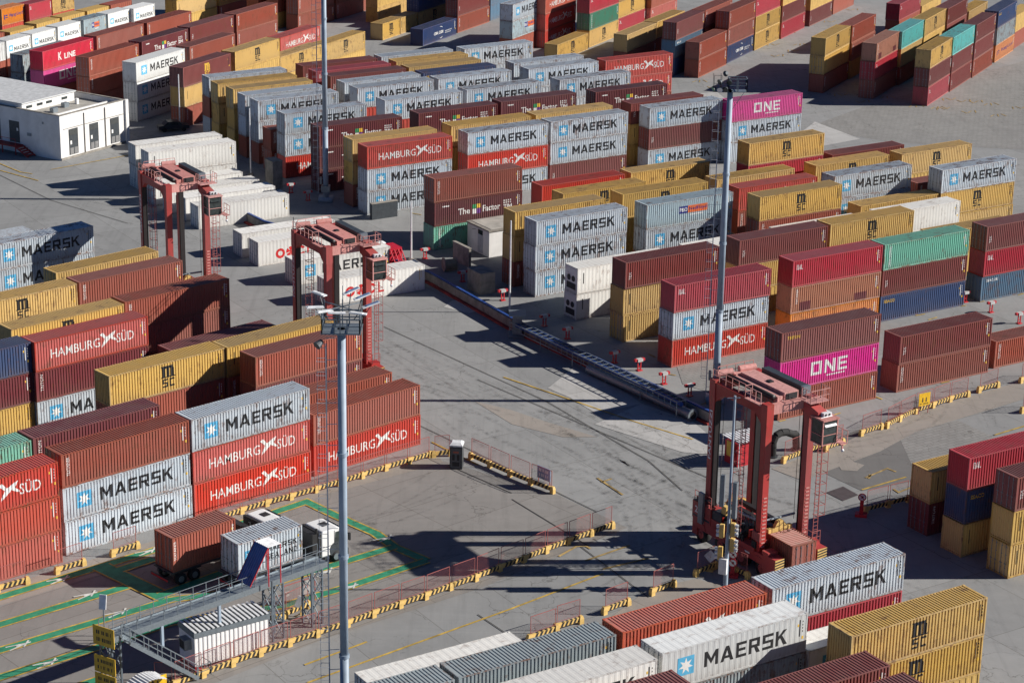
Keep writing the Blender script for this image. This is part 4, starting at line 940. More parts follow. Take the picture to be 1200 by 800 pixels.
    b = MB(); b.box(cx0 + .6, cx1 + .5, cy1, cy1 + .6, cz0 - .1, cz0 - .04); b.beam((cx1 + .3, cy1 + .3, cz0 - .05), (cx1 + .3, cy1 + .3, cz0 - .6), .1); b.beam((cx1 + .2, cy0 + 1, cz0 - .1), (cx1 + .2, cy1 + .3, cz0 + .5), .06); railing(b, [(cx0 + .6, cy1 + .6, cz0 - .04), (cx1 + .5, cy1 + .6, cz0 - .04)], 1.0, .6); b.build('cab_step', CRANEP, co)
    b = MB(); b.cyl((cx1 + .3, cy1 + .3, cz0 - .6), (cx1 + .42, cy1 + .3, cz0 - .72), .12, n=10); b.build('work_lamp', LAMPW, co)
    for (x, y, z0, z1) in ((4.35, 2.6, 2.2, cz0), (1.3, -2.75, 3.0, ZT - .2)):
        b = MB(); ladder(b, x, y, z0, z1, 0 if x > 2 else 1, 1 if x > 2 else 0); b.build('ladder', FENCE, r)
    b = MB(); railing(b, [(3.7, 1.75, 2.35), (5.0, 1.75, 2.35), (5.0, 2.6, 2.35)], 1.0, .6); railing(b, [(-4.8, -2.6, 3.5), (-2.6, -2.6, 3.5)], .9, .7); b.build('lower_railing', FENCE, r)
    # engine bay between the beams' tops
    b = MB(); b.box(-2.4, -1.2, -2.6, -1.75, 2.7, 3.4); b.box(-.9, .2, -2.55, -1.8, 2.0, 3.0); b.box(.4, 1.2, -2.5, -1.85, 2.0, 2.8); b.build('engine', DARKST, r)
    b = MB(); q = random.Random(5)
    for i in range(26):
        x, y, z = q.uniform(-2.4, 3.0), q.choice((-2.5, -1.75)) + q.uniform(-.1, .1), q.uniform(2.2, 3.3); b.box(x, x + q.uniform(.15, .6), y, y + q.uniform(.1, .35), z - .3, z + q.uniform(.1, .5), i % 3)
    for i in range(10):
        x = q.uniform(-3, 3); b.tube([(x, -1.9, 2.2), (x + .3, -1.8, 3.2), (x + q.uniform(-.6, .6), -1.75, 3.6 + q.random())], .05, 6)
    b.build('engine_equipment', [DARKST, BLK, CRANE], r, kind='stuff')
    b = MB(); b.box(-4.9, -2.6, -2.72, -2.70, 2.2, 2.35); b.beam((-4.9, -2.62, 3.5), (-2.6, -2.62, 4.2), .12); b.box(-4.7, -3.2, -2.5, -1.7, 3.5, 3.9); b.build('engine_hood', DARKST, r)
    b = MB()
    for yy in (-1.9, 1.9):
        for xx in (-2.9, 2.9): b.tube([(xx, yy, 2.4), (xx * 1.0, yy, ZT - .8)], .06, 6)
    pass
    b.build('hydraulic_hose', RUBBER, r, kind='stuff')
    b = MB()
    for xx in (-XL, XL): b.beam((xx, -YL + .3, 2.6), (xx, -YL + .3, 2.9), .5); b.box(xx - .5, xx + .5, -YL - .5, -YL - .35, 3.0, 3.7)
    b.build('leg_bracket', CRANE, r)
    b = MB(); railing(b, [(-3.3, -2.5, ZT + .55), (.9, -2.5, ZT + .55)], .9, .8); railing(b, [(-3.6, -1.8, ZT + .5), (-3.6, 1.8, ZT + .5)], .9, .8); b.build('deck_railing', CRANEP, r, kind='stuff')
    b = MB(); b.cyl((-.4, -2.3, 3.0), (-.4, -2.3, 3.7), .22, n=10); b.box(-1.6, -1.0, -2.3, -1.9, 3.4, 4.1); b.build('oil_tank', YEL, r)
    b = MB(); b.box(-3.9, -3.3, -2.95, -2.72, 1.9, 4.6); b.build('control_cabinet', STEEL, r)
    b = MB()
    for x, y in ((-2.7, -1.7), (2.7, -1.7), (-2.7, 1.7), (2.7, 1.7)): b.beam((x, y, 3.7), (x, y, ZT - .4), .03)
    b.build('hoist_cable', CRANED, r)
    # spreader
    b = MB(); zz = 3.25; b.box(-2.9, 2.9, -.75, -.35, zz, zz + .35); b.box(-2.9, 2.9, .35, .75, zz, zz + .35)
    so = b.build('spreader', CRANED, r)
    for x in (-3.0, 3.0):
        b = MB(); b.box(x - .16, x + .16, -1.2, 1.2, zz - .1, zz + .25); b.add([(x - .16, -.6, zz + .25), (x + .16, -.6, zz + .25), (x + .16, .6, zz + .25), (x - .16, .6, zz + .25), (x - .16, -.25, zz + .8), (x + .16, -.25, zz + .8), (x + .16, .25, zz + .8), (x - .16, .25, zz + .8)], [(0, 1, 5, 4), (3, 7, 6, 2), (4, 5, 6, 7), (0, 4, 7, 3), (1, 2, 6, 5)])
        hz = b.build('spreader_end', YEL, so)
    b = MB(); b.cyl((-2.6, -1.75, zz + .6), (2.7, -1.75, zz + .9), .12, n=8); b.cyl((2.7, -1.75, zz + .9), (2.7, 1.75, zz + .9), .10, n=8); b.build('cable_pipe', STEEL, so)
    # lettering up the near leg and the fleet number
    lt = MB(); P = font_polys('FANTUZZI', 0, 0, .34, 4.2, .02, rot=1)
    for p in P: lt.add([(-XL - .02 + u + .17, -YL - .306, 7.6 + v) for u, v in p], [tuple(range(len(p)))])
    lt.build('lettering', WHITE, r)
    if number:
        lt = MB()
        for p in font_polys(number, -4.6, 2.55, .6, None, .02): lt.add([(u, -YL - .556, v) for u, v in p], [tuple(range(len(p)))])
        lt.add([(1.2, -YL - .425, 1.5), (2.6, -YL - .425, 1.5), (2.6, -YL - .425, 1.64), (1.2, -YL - .425, 1.64)], [(0, 1, 2, 3)])
        lt.build('fleet_number', WHITE, r)
CY = R(-57.5)
straddle_carrier((20.05, 166.0), CY, 'tall red straddle carrier numbered 27 holding a container, at right', '27', True)
straddle_carrier((-17.75, 207.2), CY, 'red straddle carrier behind the front light mast, left of the road', '', False)
straddle_carrier((-36.4, 229.1), CY, 'red straddle carrier beside the white refrigerated containers, farthest from camera', '', False)
ca_ = make_container('CR', 6.06, (20.05 + 3.2 * math.cos(CY), 166.0 + 3.2 * math.sin(CY), .32), CY + math.pi, 'brown-red short container carried under the right straddle carrier', 'containers on the move', 'RF', True)
ca_['label'] = 'brown-red short container hanging inside the right straddle carrier'

# ---------------------------------------------------------------- light masts
def mast(x, y, h, label, style, r0=.56, r1=.38, HS=.6):
    t = thing('light_mast', label, 'light mast', (x, y, 0), 0, 'tall yard light masts')
    b = MB(); b.cyl((0, 0, 0), (0, 0, h * .30), r0, r0 * .96, n=20); b.cyl((0, 0, h * .30), (0, 0, h), r0 * .9, r1, n=20); b.box(-.9, .9, -.9, .9, 0, .5)
    p = b.build('mast_tube', MASTP, t, True)
    for z in (h * .3, h * .52, h * .74):
        b = MB(); rr = r0 + (r1 - r0) * z / h + .05; b.cyl((0, 0, z - .12), (0, 0, z + .12), rr, n=20); b.build('collar', MASTP, p)
    b = MB(); ladder(b, -.95, -.1, 1.0, h - 1.0, 0, 1, .4, False)
    for i in range(int(h / 1.4)): b.beam((-.95, -.1, 1.5 + i * 1.4), (-.3, 0, 1.5 + i * 1.4), .035)
    for i in range(int(h / .9)):
        z = 2.5 + i * .9
        if z < h - 1: b.tube([(-.95, .22, z), (-1.5, .22, z), (-1.5, -.42, z), (-.95, -.42, z)], .018, 5)
    b.beam((-1.5, -.1, 2.5), (-1.5, -.1, h - 1), .02); b.build('ladder', plain('ladder_grey', (.5, .52, .54), .5), t, kind='stuff')
    b = MB(); b.box(-.55, .55, -.55, .55, 1.2, 2.0); b.box(-.75, -.5, -.2, .2, 2.2, 3.1); b.build('junction_box', STEEL, t)
    n0 = len(LINKED)
    Z = h
    if style == 'led':
        b = MB(); b.box(-1.6, 1.7, -1.4, 1.4, Z - .08, Z); railing(b, [(-1.5, -1.3, Z), (1.6, -1.3, Z), (1.6, 1.3, Z), (-1.5, 1.3, Z), (-1.5, -1.3, Z)], 1.2, 1.0, .05)
        for x_ in (-1.5, 0, 1.6):
            for y_ in (-1.3, 1.3): b.beam((x_, y_, Z), (x_, y_, Z + 2.1), .09)
        b.beam((-1.5, -1.3, Z + 1.9), (1.6, 1.3, Z + 1.9), .07); b.beam((-1.5, 1.3, Z + 1.9), (1.6, -1.3, Z + 1.9), .07)
        b.build('platform', STEEL, t)
        for (lx, ly, lz, a) in ((-2.0, -1.5, 2.3, 200), (-1.2, -1.9, 2.1, 215), (-.2, -2.0, 2.0, 190), (-1.9, 1.2, 2.6, 140), (1.5, -1.7, 1.9, 170), (2.5, -.9, 2.4, 20), (1.7, .3, 2.7, 25), (.7, 1.4, 2.8, 30)):
            b = MB(); A = R(a); d = Vector((math.cos(A), math.sin(A), .28 if a < 90 else .05)); c = Vector((lx, ly, Z + lz)); s = Vector((-math.sin(A), math.cos(A), 0))
            b.beam(c - d * .72, c + d * .72, .44, .09); fo = b.build('floodlight', LAMPW, t)
            b = MB(); b.beam(c - d * .4 + Vector((0, 0, .06)), c + d * .62 + Vector((0, 0, .06)), .3, .04); b.build('solar_face' if a < 90 else 'lens', SIGNB if a < 90 else LAMPW, fo)
            b = MB(); b.beam(c - Vector((0, 0, .05)), (lx * .75, ly * .75, Z + 1.2), .06); b.build('bracket', DARKST, fo)
        b = MB(); b.cyl((-1.5, -1.2, Z - .7), (-1.9, -1.6, Z - 1.0), .2, .38, n=12); b.build('horn_speaker', DARKST, t)
        b = MB(); b.beam((.1, .3, Z), (.1, .3, Z + 3.6), .05); b.build('aerial', STEEL, t)
    else:
        b = MB(); b.box(-.3, 2.4, -.9, .9, Z - .1, Z); railing(b, [(-.3, -.9, Z), (2.4, -.9, Z), (2.4, .9, Z), (-.3, .9, Z), (-.3, -.9, Z)], 1.9, 1.3, .06); b.beam((2.2, 0, Z - .1), (.2, 0, Z - 3.2), .06); b.build('platform', STEEL, t)
        b = MB(); b.box(-2.6, .2, -.9, .9, Z - .1, Z)
        for x_ in (-2.5, -1.4): b.beam((x_, -.8, Z), (x_, -.8, Z + 2.4), .06); b.beam((x_, .8, Z), (x_, .8, Z + 2.4), .06)
        b.beam((-2.5, -.8, Z + 1.2), (.1, -.8, Z + 1.2), .06); b.beam((-2.5, -.8, Z + 2.4), (-1.4, -.8, Z + 2.4), .05); b.build('lamp_rack', DARKST, t)
        for (lx, ly, lz, a, m) in ((-2.3, -1.1, .6, 200, DARKST), (-1.5, -1.2, 1.7, 215, DARKST), (-.7, -1.1, .6, 240, DARKST), (-.5, 1.0, 2.4, 120, DARKST), (-.2, -.9, 1.6, 250, DARKST), (-1.6, -1.2, .5, 250, LAMPW)):
            b = MB(); A = R(a); d = Vector((math.cos(A), math.sin(A), -.45)).normalized(); c = Vector((lx, ly, Z + lz)); b.cyl(c, c + d * .42, .26, .45, n=12); fo = b.build('floodlight', DARKST, t)
            b = MB(); b.cyl(c + d * .42, c + d * .45, .42, n=12); b.build('lens', LAMPW if m is LAMPW else GLASS, fo)
    k = HS
    for o in [c for c in LINKED[n0:] if c.parent == t]:
        o.location = (0, 0, h * (1 - k)); o.scale = (k, k, k)
    return t
mast(-10.39, 127.8, 31.5, 'front light mast with flat white lamps, standing before the trucks', 'led', .30, .26, .74)
mast(19.78, 201.6, 30.6, 'right light mast with round floodlights beside the bright red stack', 'flood', .36, .26, .62)
mast(-24.0, 272.8, 31.5, 'far light mast rising behind the middle straddle carrier', 'flood', .36, .30)
def pole(x, y, h, label, r=.11, stay=False):
    t = thing('thin_pole', label, 'pole', (x, y, 0), 0, 'thin poles along the yard wall')
    b = MB(); b.cyl((0, 0, 0), (0, 0, h), r, r * .7, n=8); b.build('shaft', LAMPW, t)
    b = MB(); b.box(-.3, .3, -.3, .3, 0, .25); b.build('base', CONC, t)
pole(*(-11.88, 247.13), 7.2, 'thin pale pole left of the green bottom container')
pole(*(-0.33, 228.22), 10.3, 'thin pale pole before the stacked yellow containers by the hut')
pole(*(-48.21, 311.04), 7.8, 'thin pale pole in shade left of the far yellow rows')
pole(*(-34.99, 285.10), 9.0, 'thin pale pole behind the white refrigerated rows')
# ---------------------------------------------------------------- buildings
def frame_at(p, ang): return (*p, 0), ang
def building():
    p = (-61.25, 290.87); a = R(57.2)                      # local x along the lit front, local -y towards the road, near corner at the origin
    t = thing('office_building', 'white flat-roofed building with dark doors and red steps', 'building', (*p, 0), a)
    Lx, Ly, h = 12.7, 24.0, 6.1
    b = MB(); b.box(0, Lx, 0, .3, 0, h); b.box(0, .3, .3, Ly, 0, h); b.box(Lx - .3, Lx, .3, Ly, 0, h); b.box(.3, Lx - .3, Ly - .3, Ly, 0, h)
    b.build('wall', WALLW, t)
    b = MB(); b.box(.3, Lx - .3, .3, Ly - .3, h - .9, h - .7); rf = b.build('roof', ROOFG, t)
    b = MB(); b.box(.5, Lx - .3, 2.3, 2.6, h - .7, h - .35); b.box(.5, Lx - .3, .5, .8, h - .7, h - .4); b.build('roof_upstand', WALLW, rf)
    b = MB()
    b.box(-.06, Lx + .06, -.06, .34, h, h + .1); b.box(-.06, .34, .34, Ly + .06, h, h + .1); b.box(Lx - .34, Lx + .06, .34, Ly + .06, h, h + .1); b.build('parapet_cap', CONC, t)
    b = MB(); b.box(.6, Lx - 2.0, 7.5, 7.8, h - .7, h + .55); b.box(.6, .9, 7.8, Ly - .4, h - .7, h + .55); b.box(Lx - 2.3, Lx - 2.0, 7.8, Ly - .4, h - .7, h + .55); pw = b.build('penthouse_wall', WALLW, t)
    b = MB(); b.box(.4, Lx - 1.8, 7.3, Ly - .4, h + .55, h + .7); b.build('penthouse_roof', plain('pale_sheet_roof', (.55, .56, .56), .6), pw)
    for x0 in (1.4, 3.4, 5.2, 8.2): b = MB(); b.box(x0, x0 + 1.1, 7.46, 7.5, h - .2, h + .15); b.build('clerestory_window', GLASS, pw)
    for x0 in (1.6, 5.6, 9.7):
        b = MB(); b.box(x0, x0 + 1.75, -.03, .02, .45, 4.0); d = b.build('door', DARKST, t)
        b = MB(); b.box(x0 + .12, x0 + 1.63, -.06, -.03, 3.15, 3.9); b.build('window_pane', plain('tinted_pane', (.06, .065, .065), .5), d)
        b = MB(); b.box(x0 + .15, x0 + .8, -.06, -.03, .5, 1.4); b.box(x0 + .95, x0 + 1.6, -.06, -.03, .5, 1.4); b.build('kick_panel', plain('grey_panel', (.2, .2, .2), .6), d)
        b = MB(); b.box(x0 + .2, x0 + .5, -.07, -.03, 1.9, 2.4); b.build('notice', WHITE, d)
    b = MB(); b.box(.6, Lx - .2, -.05, 0, 4.15, 4.22); b.box(0, Lx, -.12, 0, 0, .3); b.build('band', CONC, t)
    b = MB(); b.box(Lx - .05, Lx + .5, -.3, .1, 0, h + .05); b.build('corner_pier', WALLW, t)
    for y0 in (7.6, 11.2):
        b = MB(); b.box(-.03, .02, y0, y0 + 1.9, 1.35, 4.3); d = b.build('door', DARKST, t)
        b = MB(); b.box(-.06, -.03, y0 + .2, y0 + .5, 3.0, 3.4); b.build('notice', WHITE, d)
    b = MB(); b.box(-1.5, 0, 7.0, Ly - 1, 1.1, 1.25)
    for y in (7.1, 9.6, 12, 14.5, 17): b.beam((-1.4, y, 0), (-1.4, y, 1.1), .12); b.beam((-1.4, y, 1.2), (-1.4, y, 2.2), .05)
    b.beam((-1.4, 7.1, 2.2), (-1.4, 17, 2.2), .05)
    for i in range(5): b.box(-1.5, -.1, 7.0 - (i + 1) * .45, 7.0 - i * .45, 1.05 - i * .22, 1.15 - i * .22)
    b.beam((-1.45, 7.0, 1.1), (-1.45, 4.7, 0), .14); b.beam((-.1, 7.0, 1.1), (-.1, 4.7, 0), .14); b.build('loading_steps', plain('red_steps', (.36, .03, .025), .6), t)
    b = MB(); b.box(9.0, 9.4, 5.4, 5.8, h - .7, h + .1); b.build('roof_vent', WALLW, t)
    for x in (4.6, 8.7): b = MB(); b.cyl((x, -.09, .3), (x, -.09, h - .3), .06, n=8); b.build('downpipe', CONC, t)
    for x, y in ((3.2, 4.2), (6.4, 5.2)): b = MB(); b.box(x, x + .9, y, y + .7, h - .7, h - .05); b.build('air_conditioner', STEEL, t)
    b = MB(); b.box(-.1, 0, 5.4, 6.1, 2.6, 3.0); b.box(-.1, 0, 3.0, 3.2, 4.6, 4.9); b.build('wall_box', STEEL, t)
building()
def hut():
    t = thing('site_hut', 'small white hut with flat roof beside the teal bottom container', 'hut', (*(-2.86, 248.71), 0), R(32.5))
    b = MB(); b.box(0, 6, 0, 4.9, 0, 3.1); b.build('wall', WALLW, t)
    b = MB(); b.box(-.12, 6.12, -.12, 5.02, 3.1, 3.28); b.build('roof', CONC, t)
    b = MB(); b.box(.4, 5.7, .3, 4.6, 3.28, 3.32); b.build('roof_felt', ROOFG, t)
    b = MB(); b.box(-.04, .0, 1.4, 2.5, .1, 2.3); b.build('door', plain('grey_door', (.45, .47, .5), .5), t)
    b = MB(); b.box(-.05, .0, 1.45, 2.45, 2.35, 2.9); b.build('window', GLASS, t)
    b = MB(); b.beam((-.05, 3.0, 2.75), (-.5, 3.0, 2.85), .05); b.build('lamp_bracket', DARKST, t)
hut()
def slab_wall(name, lab, cat, p, ang, lx, ly, h, m=CONC, cap=None):
    t = thing(name, lab, cat, (*p, 0), ang)
    b = MB(); b.box(0, lx, 0, ly, 0, h); b.build('panel', m, t)
    b = MB(); b.box(-.06, lx + .06, -.06, ly + .06, h, h + .08); b.build('coping', cap or CONC, t)
slab_wall('concrete_box', 'grey concrete enclosure standing behind the road wall', 'enclosure', (-3.59, 234.14), R(32.5), 1.9, 2.8, 2.4)
slab_wall('concrete_screen', 'low dark concrete screen in front of the white hut', 'wall', (-4.87, 244.81), R(122.5), 3.6, .3, 2.2)
slab_wall('concrete_box', 'grey concrete post-box beside the white rows near the far mast', 'enclosure', (-31.27, 277.87), R(32.5), 1.4, 2.2, 3.6)
slab_wall('concrete_box', 'grey concrete enclosure tucked behind the middle straddle carrier', 'enclosure', (-17.55, 264.03), R(32.5), 3.6, .5, 2.0, DARKST)
slab_wall('concrete_wall', 'grey concrete panel behind the red kiosk', 'wall', (21.70, 192.97), R(-57.5), 3.2, .25, 2.8)
# long road wall: concrete upstand with red footing and blue rail
pts = [(-35.31, 266.04), (-30.24, 258.63), (-18.13, 248.49), (-9.25, 238.59), (-0.02, 222.69), (7.80, 211.40), (19.02, 195.29)]
t = thing('road_wall', 'low concrete wall with red footing beside the main road', 'wall', (*pts[3], 0))
O = Vector((*pts[3], 0)); b = MB(); k = MB(); rl = MB()
for p, q in zip(pts, pts[1:]):
    P_, Q_ = Vector((*p, 0)) - O, Vector((*q, 0)) - O; n = (Q_ - P_).cross(Vector((0, 0, 1))).normalized()
    b.beam(P_ + Vector((0, 0, .55)), Q_ + Vector((0, 0, .55)), .5, 1.1); k.beam(P_ + n * .45 * (-1 if n.y > 0 else 1) + Vector((0, 0, .11)), Q_ + n * .45 * (-1 if n.y > 0 else 1) + Vector((0, 0, .11)), .35, .22)
    rl.beam(P_ + Vector((0, 0, 1.18)), Q_ + Vector((0, 0, 1.18)), .28, .12)
b.build('upstand', CONC, t); k.build('footing', plain('red_kerb_paint', (.30, .035, .03), .8, 0, .3, .6), t); rl.build('rail', BLUEP, t)
# truss of cables lying along the wall, and the big pipe
A, B = Vector((*(0.62, 220.75), 0)), Vector((*(16.60, 197.45), 0)); d = (B - A).normalized(); s = Vector((d.y, -d.x, 0)); s = s if s.y < 0 else -s
t = thing('cable_bridge', 'long galvanised cable ladder lying along the road wall', 'cable ladder', A)
b = MB(); L = (B - A).length; n = 30
for o_, z in ((0, 1.6), (1.1, 1.6), (0, .9), (1.1, .9)): b.beam(s * o_ + Vector((0, 0, z)), d * L + s * o_ + Vector((0, 0, z)), .08)
b.build('rail', STEEL, t); b = MB()
for i in range(n + 1): q = d * L * i / n; b.beam(q + Vector((0, 0, 1.6)), q + s * 1.1 + Vector((0, 0, 1.6)), .06); b.beam(q + Vector((0, 0, 1.6)), q + Vector((0, 0, .9)), .05); b.beam(q + s * 1.1 + Vector((0, 0, 1.6)), q + s * 1.1 + Vector((0, 0, .9)), .05)
b.build('rung', STEEL, t); b = MB()
for i in range(0, n + 1, 6):
    q = d * L * i / n
    for o_ in (0, 1.1): b.beam(q + s * o_, q + s * o_ + Vector((0, 0, .9)), .1)
b.build('leg', STEEL, t); b = MB(); b.cyl(s * .5 + Vector((0, 0, 1.25)), d * L + s * .5 + Vector((0, 0, 1.25)), .22, n=8); b.build('cable', BLUEP, t)
b = MB(); b.box(-1, .6, -1.2, .9, 0, .2); b.box(-.6, .4, -.6, .6, .2, 2.3); b.box(-1.0, .8, -1, 1, 2.3, 2.42); b.build('end_box', STEEL, t)
A, B = Vector((*(7.73, 208.83), .55)), Vector((*(17.23, 196.11), .55)); t = thing('drain_pipe', 'big grey flanged pipe lying beside the main road', 'pipe', A)
b = MB(); b.cyl((0, 0, 0), B - A, .45, n=18, caps=False); b.cyl((0, 0, 0), B - A, .38, n=18, caps=False); b.build('pipe_wall', STEEL, t, True)
b = MB(); dd = (B - A).normalized(); b.cyl(B - A - dd * .25, B - A, .62, n=18); b.cyl(B - A + dd * .002, B - A + dd * .01, .37, n=18, mi=1); b.build('flange', [STEEL, BLK], t)
t = thing('pipe_elbow', 'thick black pipe bend rising beside the magenta stack', 'pipe', (*(23.81, 187.29), 0))
O = Vector((*(23.81, 187.29), 0)); e = Vector((*(26.19, 189.08), 0)) - O
b = MB(); arc = [Vector((0, 0, .1)), Vector((0, 0, 1.4))] + [Vector((e.x * u, e.y * u, 1.6 + .55 * math.sin(math.pi * min(1, u + .15)))) for u in (.1, .3, .55, .8, .95)] + [Vector((e.x, e.y, .1))]
b.tube(arc, .34, 12); b.build('bend', RUBBER, t); b = MB(); b.cyl((0, 0, 0), (0, 0, .15), .5, n=14); b.cyl((e.x, e.y, 0), (e.x, e.y, .15), .5, n=14); b.build('flange', DARKST, t)
# kiosk with signs behind the right straddle carrier
t = thing('guard_kiosk', 'red kiosk with slatted white awning and round prohibition signs', 'kiosk', (*(20.81, 185.90), 0), R(32.5))
b = MB(); b.box(-1.1, 1.5, -.9, 1.0, 0, 2.1); b.build('cabin', REDP, t)
b = MB()
for i in range(9): b.box(-1.3 + i * .36, -1.08 + i * .36, -1.3, 1.3, 2.45, 2.5)
b.beam((-1.3, -1.2, 2.4), (1.8, -1.2, 2.4), .06); b.beam((-1.3, 1.2, 2.4), (1.8, 1.2, 2.4), .06)
for x in (-1.2, 1.7):
    for y in (-1.2, 1.2): b.beam((x, y, 0), (x, y, 2.45), .07)
b.build('awning', LAMPW, t); b = MB(); b.box(-1.45, -1.4, -.6, .3, .9, 2.3); b.build('notice', GOLD, t)
def no_sign(parent, x, y, z, r=.34, mi='h'):
    b = MB(); b.cyl((x, y, z), (x, y - .03, z), r, n=20); so = b.build('round_sign', REDP, parent)
    b = MB(); b.cyl((x, y - .03, z), (x, y - .04, z), r * .78, n=20); b.build('sign_face', WHITE, so)
    b = MB(); b.beam((x - r * .55, y - .05, z + r * .55), (x + r * .55, y - .05, z - r * .55), r * .16, .02, upv=(0, 1, 0)); b.build('sign_bar', REDP, so)
    b = MB(); b.box(x - r * .2, x + r * .28, y - .046, y - .042, z - r * .25, z + r * .3); b.build('sign_symbol', BLK, so)
for z in (.6, 1.25, 1.85): no_sign(t, .9, -.92, z, .3)
for px, lab, k in (((17.87, 161.36), 'red pylon with two round prohibition signs at the bottom row', 2), ((29.97, 174.07), 'red pylon with one round prohibition sign in shade', 1)):
    t = thing('sign_pylon', lab, 'sign', (*px, 0), R(-12)); b = MB(); b.box(-.5, .5, -.4, .4, 0, .22); b.box(-.16, .16, -.1, .1, .22, 1.9); b.build('pylon_base', REDP, t)
    for i in range(k): no_sign(t, 0, -.11, (1.75 if k == 1 else 1.95) - i * .72, .36)
SIGNY = plain('sign_yellow', (.78, .46, .015), .5)
# boards
def dashes(b, x0, x1, z, h, y, seed, mi=0):
    q = random.Random(seed); x = x0
    while x < x1 - .05:
        w = q.uniform(.05, .14); b.add([(x, y, z), (min(x1, x + w), y, z), (min(x1, x + w), y, z + h), (x, y, z + h)], [(0, 1, 2, 3)], mi); x += w + (.05 if q.random() < .75 else .16)
def board(p, ang, w, h, z, label, face, kind, posts=True):
    t = thing('notice_board', label, 'sign', (*p, 0), ang); b = MB(); b.box(-w / 2, w / 2, -.02, .02, z, z + h); b.build('board', face, t)
    if posts:
        b = MB()
        for x in (-w / 2 + .1, w / 2 - .1): b.beam((x, .06, 0), (x, .06, z + h - .05), .06)
        b.build('post', FENCE, t)
    b = MB(); m = BLACK if face is not SIGNB else WHITE
    if kind == 'arrows':
        for i, sgn in ((-.28, 1), (.12, -1)):
            zc = z + h * .62; b.add([(i - .05, -.026, zc - .16), (i + .05, -.026, zc - .16), (i + .05, -.026, zc + .16), (i - .05, -.026, zc + .16)], [(0, 1, 2, 3)])
            b.add([(i - .14, -.026, zc + sgn * .1), (i + .14, -.026, zc + sgn * .1), (i, -.026, zc + sgn * .3)], [(0, 1, 2)])
        dashes(b, -w * .4, w * .42, z + h * .12, h * .2, -.026, 4)
    elif kind == 'persons':
        for i in (-.22, .2): b.add([(i - .08, -.026, z + .35), (i + .08, -.026, z + .35), (i + .05, -.026, z + .8), (i - .05, -.026, z + .8)], [(0, 1, 2, 3)])
        dashes(b, -w * .4, w * .42, z + h * .1, h * .1, -.026, 9)
    else:
        for k in range(2): dashes(b, -w * .36, w * .36, z + h * (.58 - .38 * k), h * .24, -.026, 5 + k)
    b.build('symbols', m, t)
board((-24.37, 138.32), R(41), 1.7, 1.15, 1.05, 'yellow board with up and down arrows at the bottom edge', SIGNY, 'arrows')
board((39.52, 199.02), R(30), 1.35, 1.25, .9, 'yellow warning board with two black figures beside the road barriers', SIGNY, 'persons')
board((2.97, 179.10), R(-46), 1.6, 1.15, .75, 'blue board with two lines of white lettering on the barrier', SIGNB, 'text')
# portable toilet
t = thing('portable_toilet', 'dark grey portable toilet with white roof by the barriers', 'toilet', (*(-4.75, 183.51), 0), R(-6))
b = MB(); b.box(-.56, .56, -.55, .55, 0, 2.15); b.build('cabin', plain('toilet_grey', (.05, .055, .06), .6), t)
b = MB(); b.box(-.6, .6, -.6, .6, 2.15, 2.28); b.add([(-.58, -.58, 2.28), (.58, -.58, 2.28), (.58, .58, 2.28), (-.58, .58, 2.28), (-.4, -.3, 2.48), (.4, -.3, 2.48), (.4, .3, 2.48), (-.4, .3, 2.48)], [(0, 1, 5, 4), (1, 2, 6, 5), (2, 3, 7, 6), (3, 0, 4, 7), (4, 5, 6, 7)]); b.build('roof', LAMPW, t)
b = MB(); b.box(-.42, .42, -.58, -.55, .12, 2.0); d = b.build('door', plain('toilet_door', (.09, .095, .10), .5), t)
b = MB(); b.box(-.25, .25, -.60, -.58, 1.55, 1.72); b.build('door_sign', plain('brown_sign', (.35, .10, .06)), d)
b = MB(); b.box(-.32, .32, -.6, -.58, .3, .7); b.box(-.32, -.1, -.6, -.58, .85, 1.4); b.box(.1, .32, -.6, -.58, .85, 1.4); b.build('door_recess', BLK, d)
# traffic signal mast
t = thing('traffic_signal', 'tall thin traffic signal mast beside the right straddle carrier', 'traffic light', (17.1, 158.95, 0), R(-25))
b = MB(); b.cyl((0, 0, 0), (0, 0, 4.8), .2, .16, n=12); b.cyl((0, 0, 4.8), (0, 0, 16.2), .12, .09, n=10); b.beam((-.6, 0, 15.9), (.4, 0, 16.1), .06); b.build('mast', MASTP, t)
for x, z, a in ((.42, 5.2, 0), (.42, 3.9, 0), (-.5, 4.9, 1), (-.55, 3.0, 1)):
    b = MB(); b.box(x - .16, x + .16, -.2, .14, z - .55, z + .55); ho = b.build('signal_head', YEL, t)
    for i in range(3):
        b = MB(); zz = z + .36 - i * .36; sx = 1 if x > 0 else -1; b.cyl((x + sx * .16, -.03, zz), (x + sx * .42, -.03, zz - .04), .15, n=10, caps=False); b.cyl((x + sx * .16, -.03, zz), (x + sx * .165, -.03, zz), .13, n=10); b.build('hood', LAMPW if i < 3 else BLK, ho)
b = MB(); b.box(-.5, .15, -.42, .05, 1.4, 2.7); b.build('control_cabinet', LAMPW, t)
b = MB(); b.box(-.75, -.45, -.3, .1, 7.0, 9.6); b.box(.3, .62, -.3, .1, 6.2, 9.2); b.build('message_panel', STEEL, t)
t = thing('tilted_sign', 'small tilted square sign leaning beside the signal mast', 'sign', (*(16.19, 162.43), 0), R(-20)); b = MB(); b.add([(-.55, 0, 1.2), (0, -.1, .7), (.5, 0, 1.25), (-.05, .1, 1.75), (-.55, .03, 1.2), (0, -.07, .7), (.5, .03, 1.25), (-.05, .13, 1.75)], [(0, 1, 2, 3), (4, 7, 6, 5), (0, 4, 5, 1), (1, 5, 6, 2), (2, 6, 7, 3), (3, 7, 4, 0)]); b.build('plate', LAMPW, t)
b = MB(); b.beam((0, .02, 0), (0, .02, 1.2), .07); b.box(-.3, .3, -.3, .3, 0, .12); b.build('stand', YEL, t)
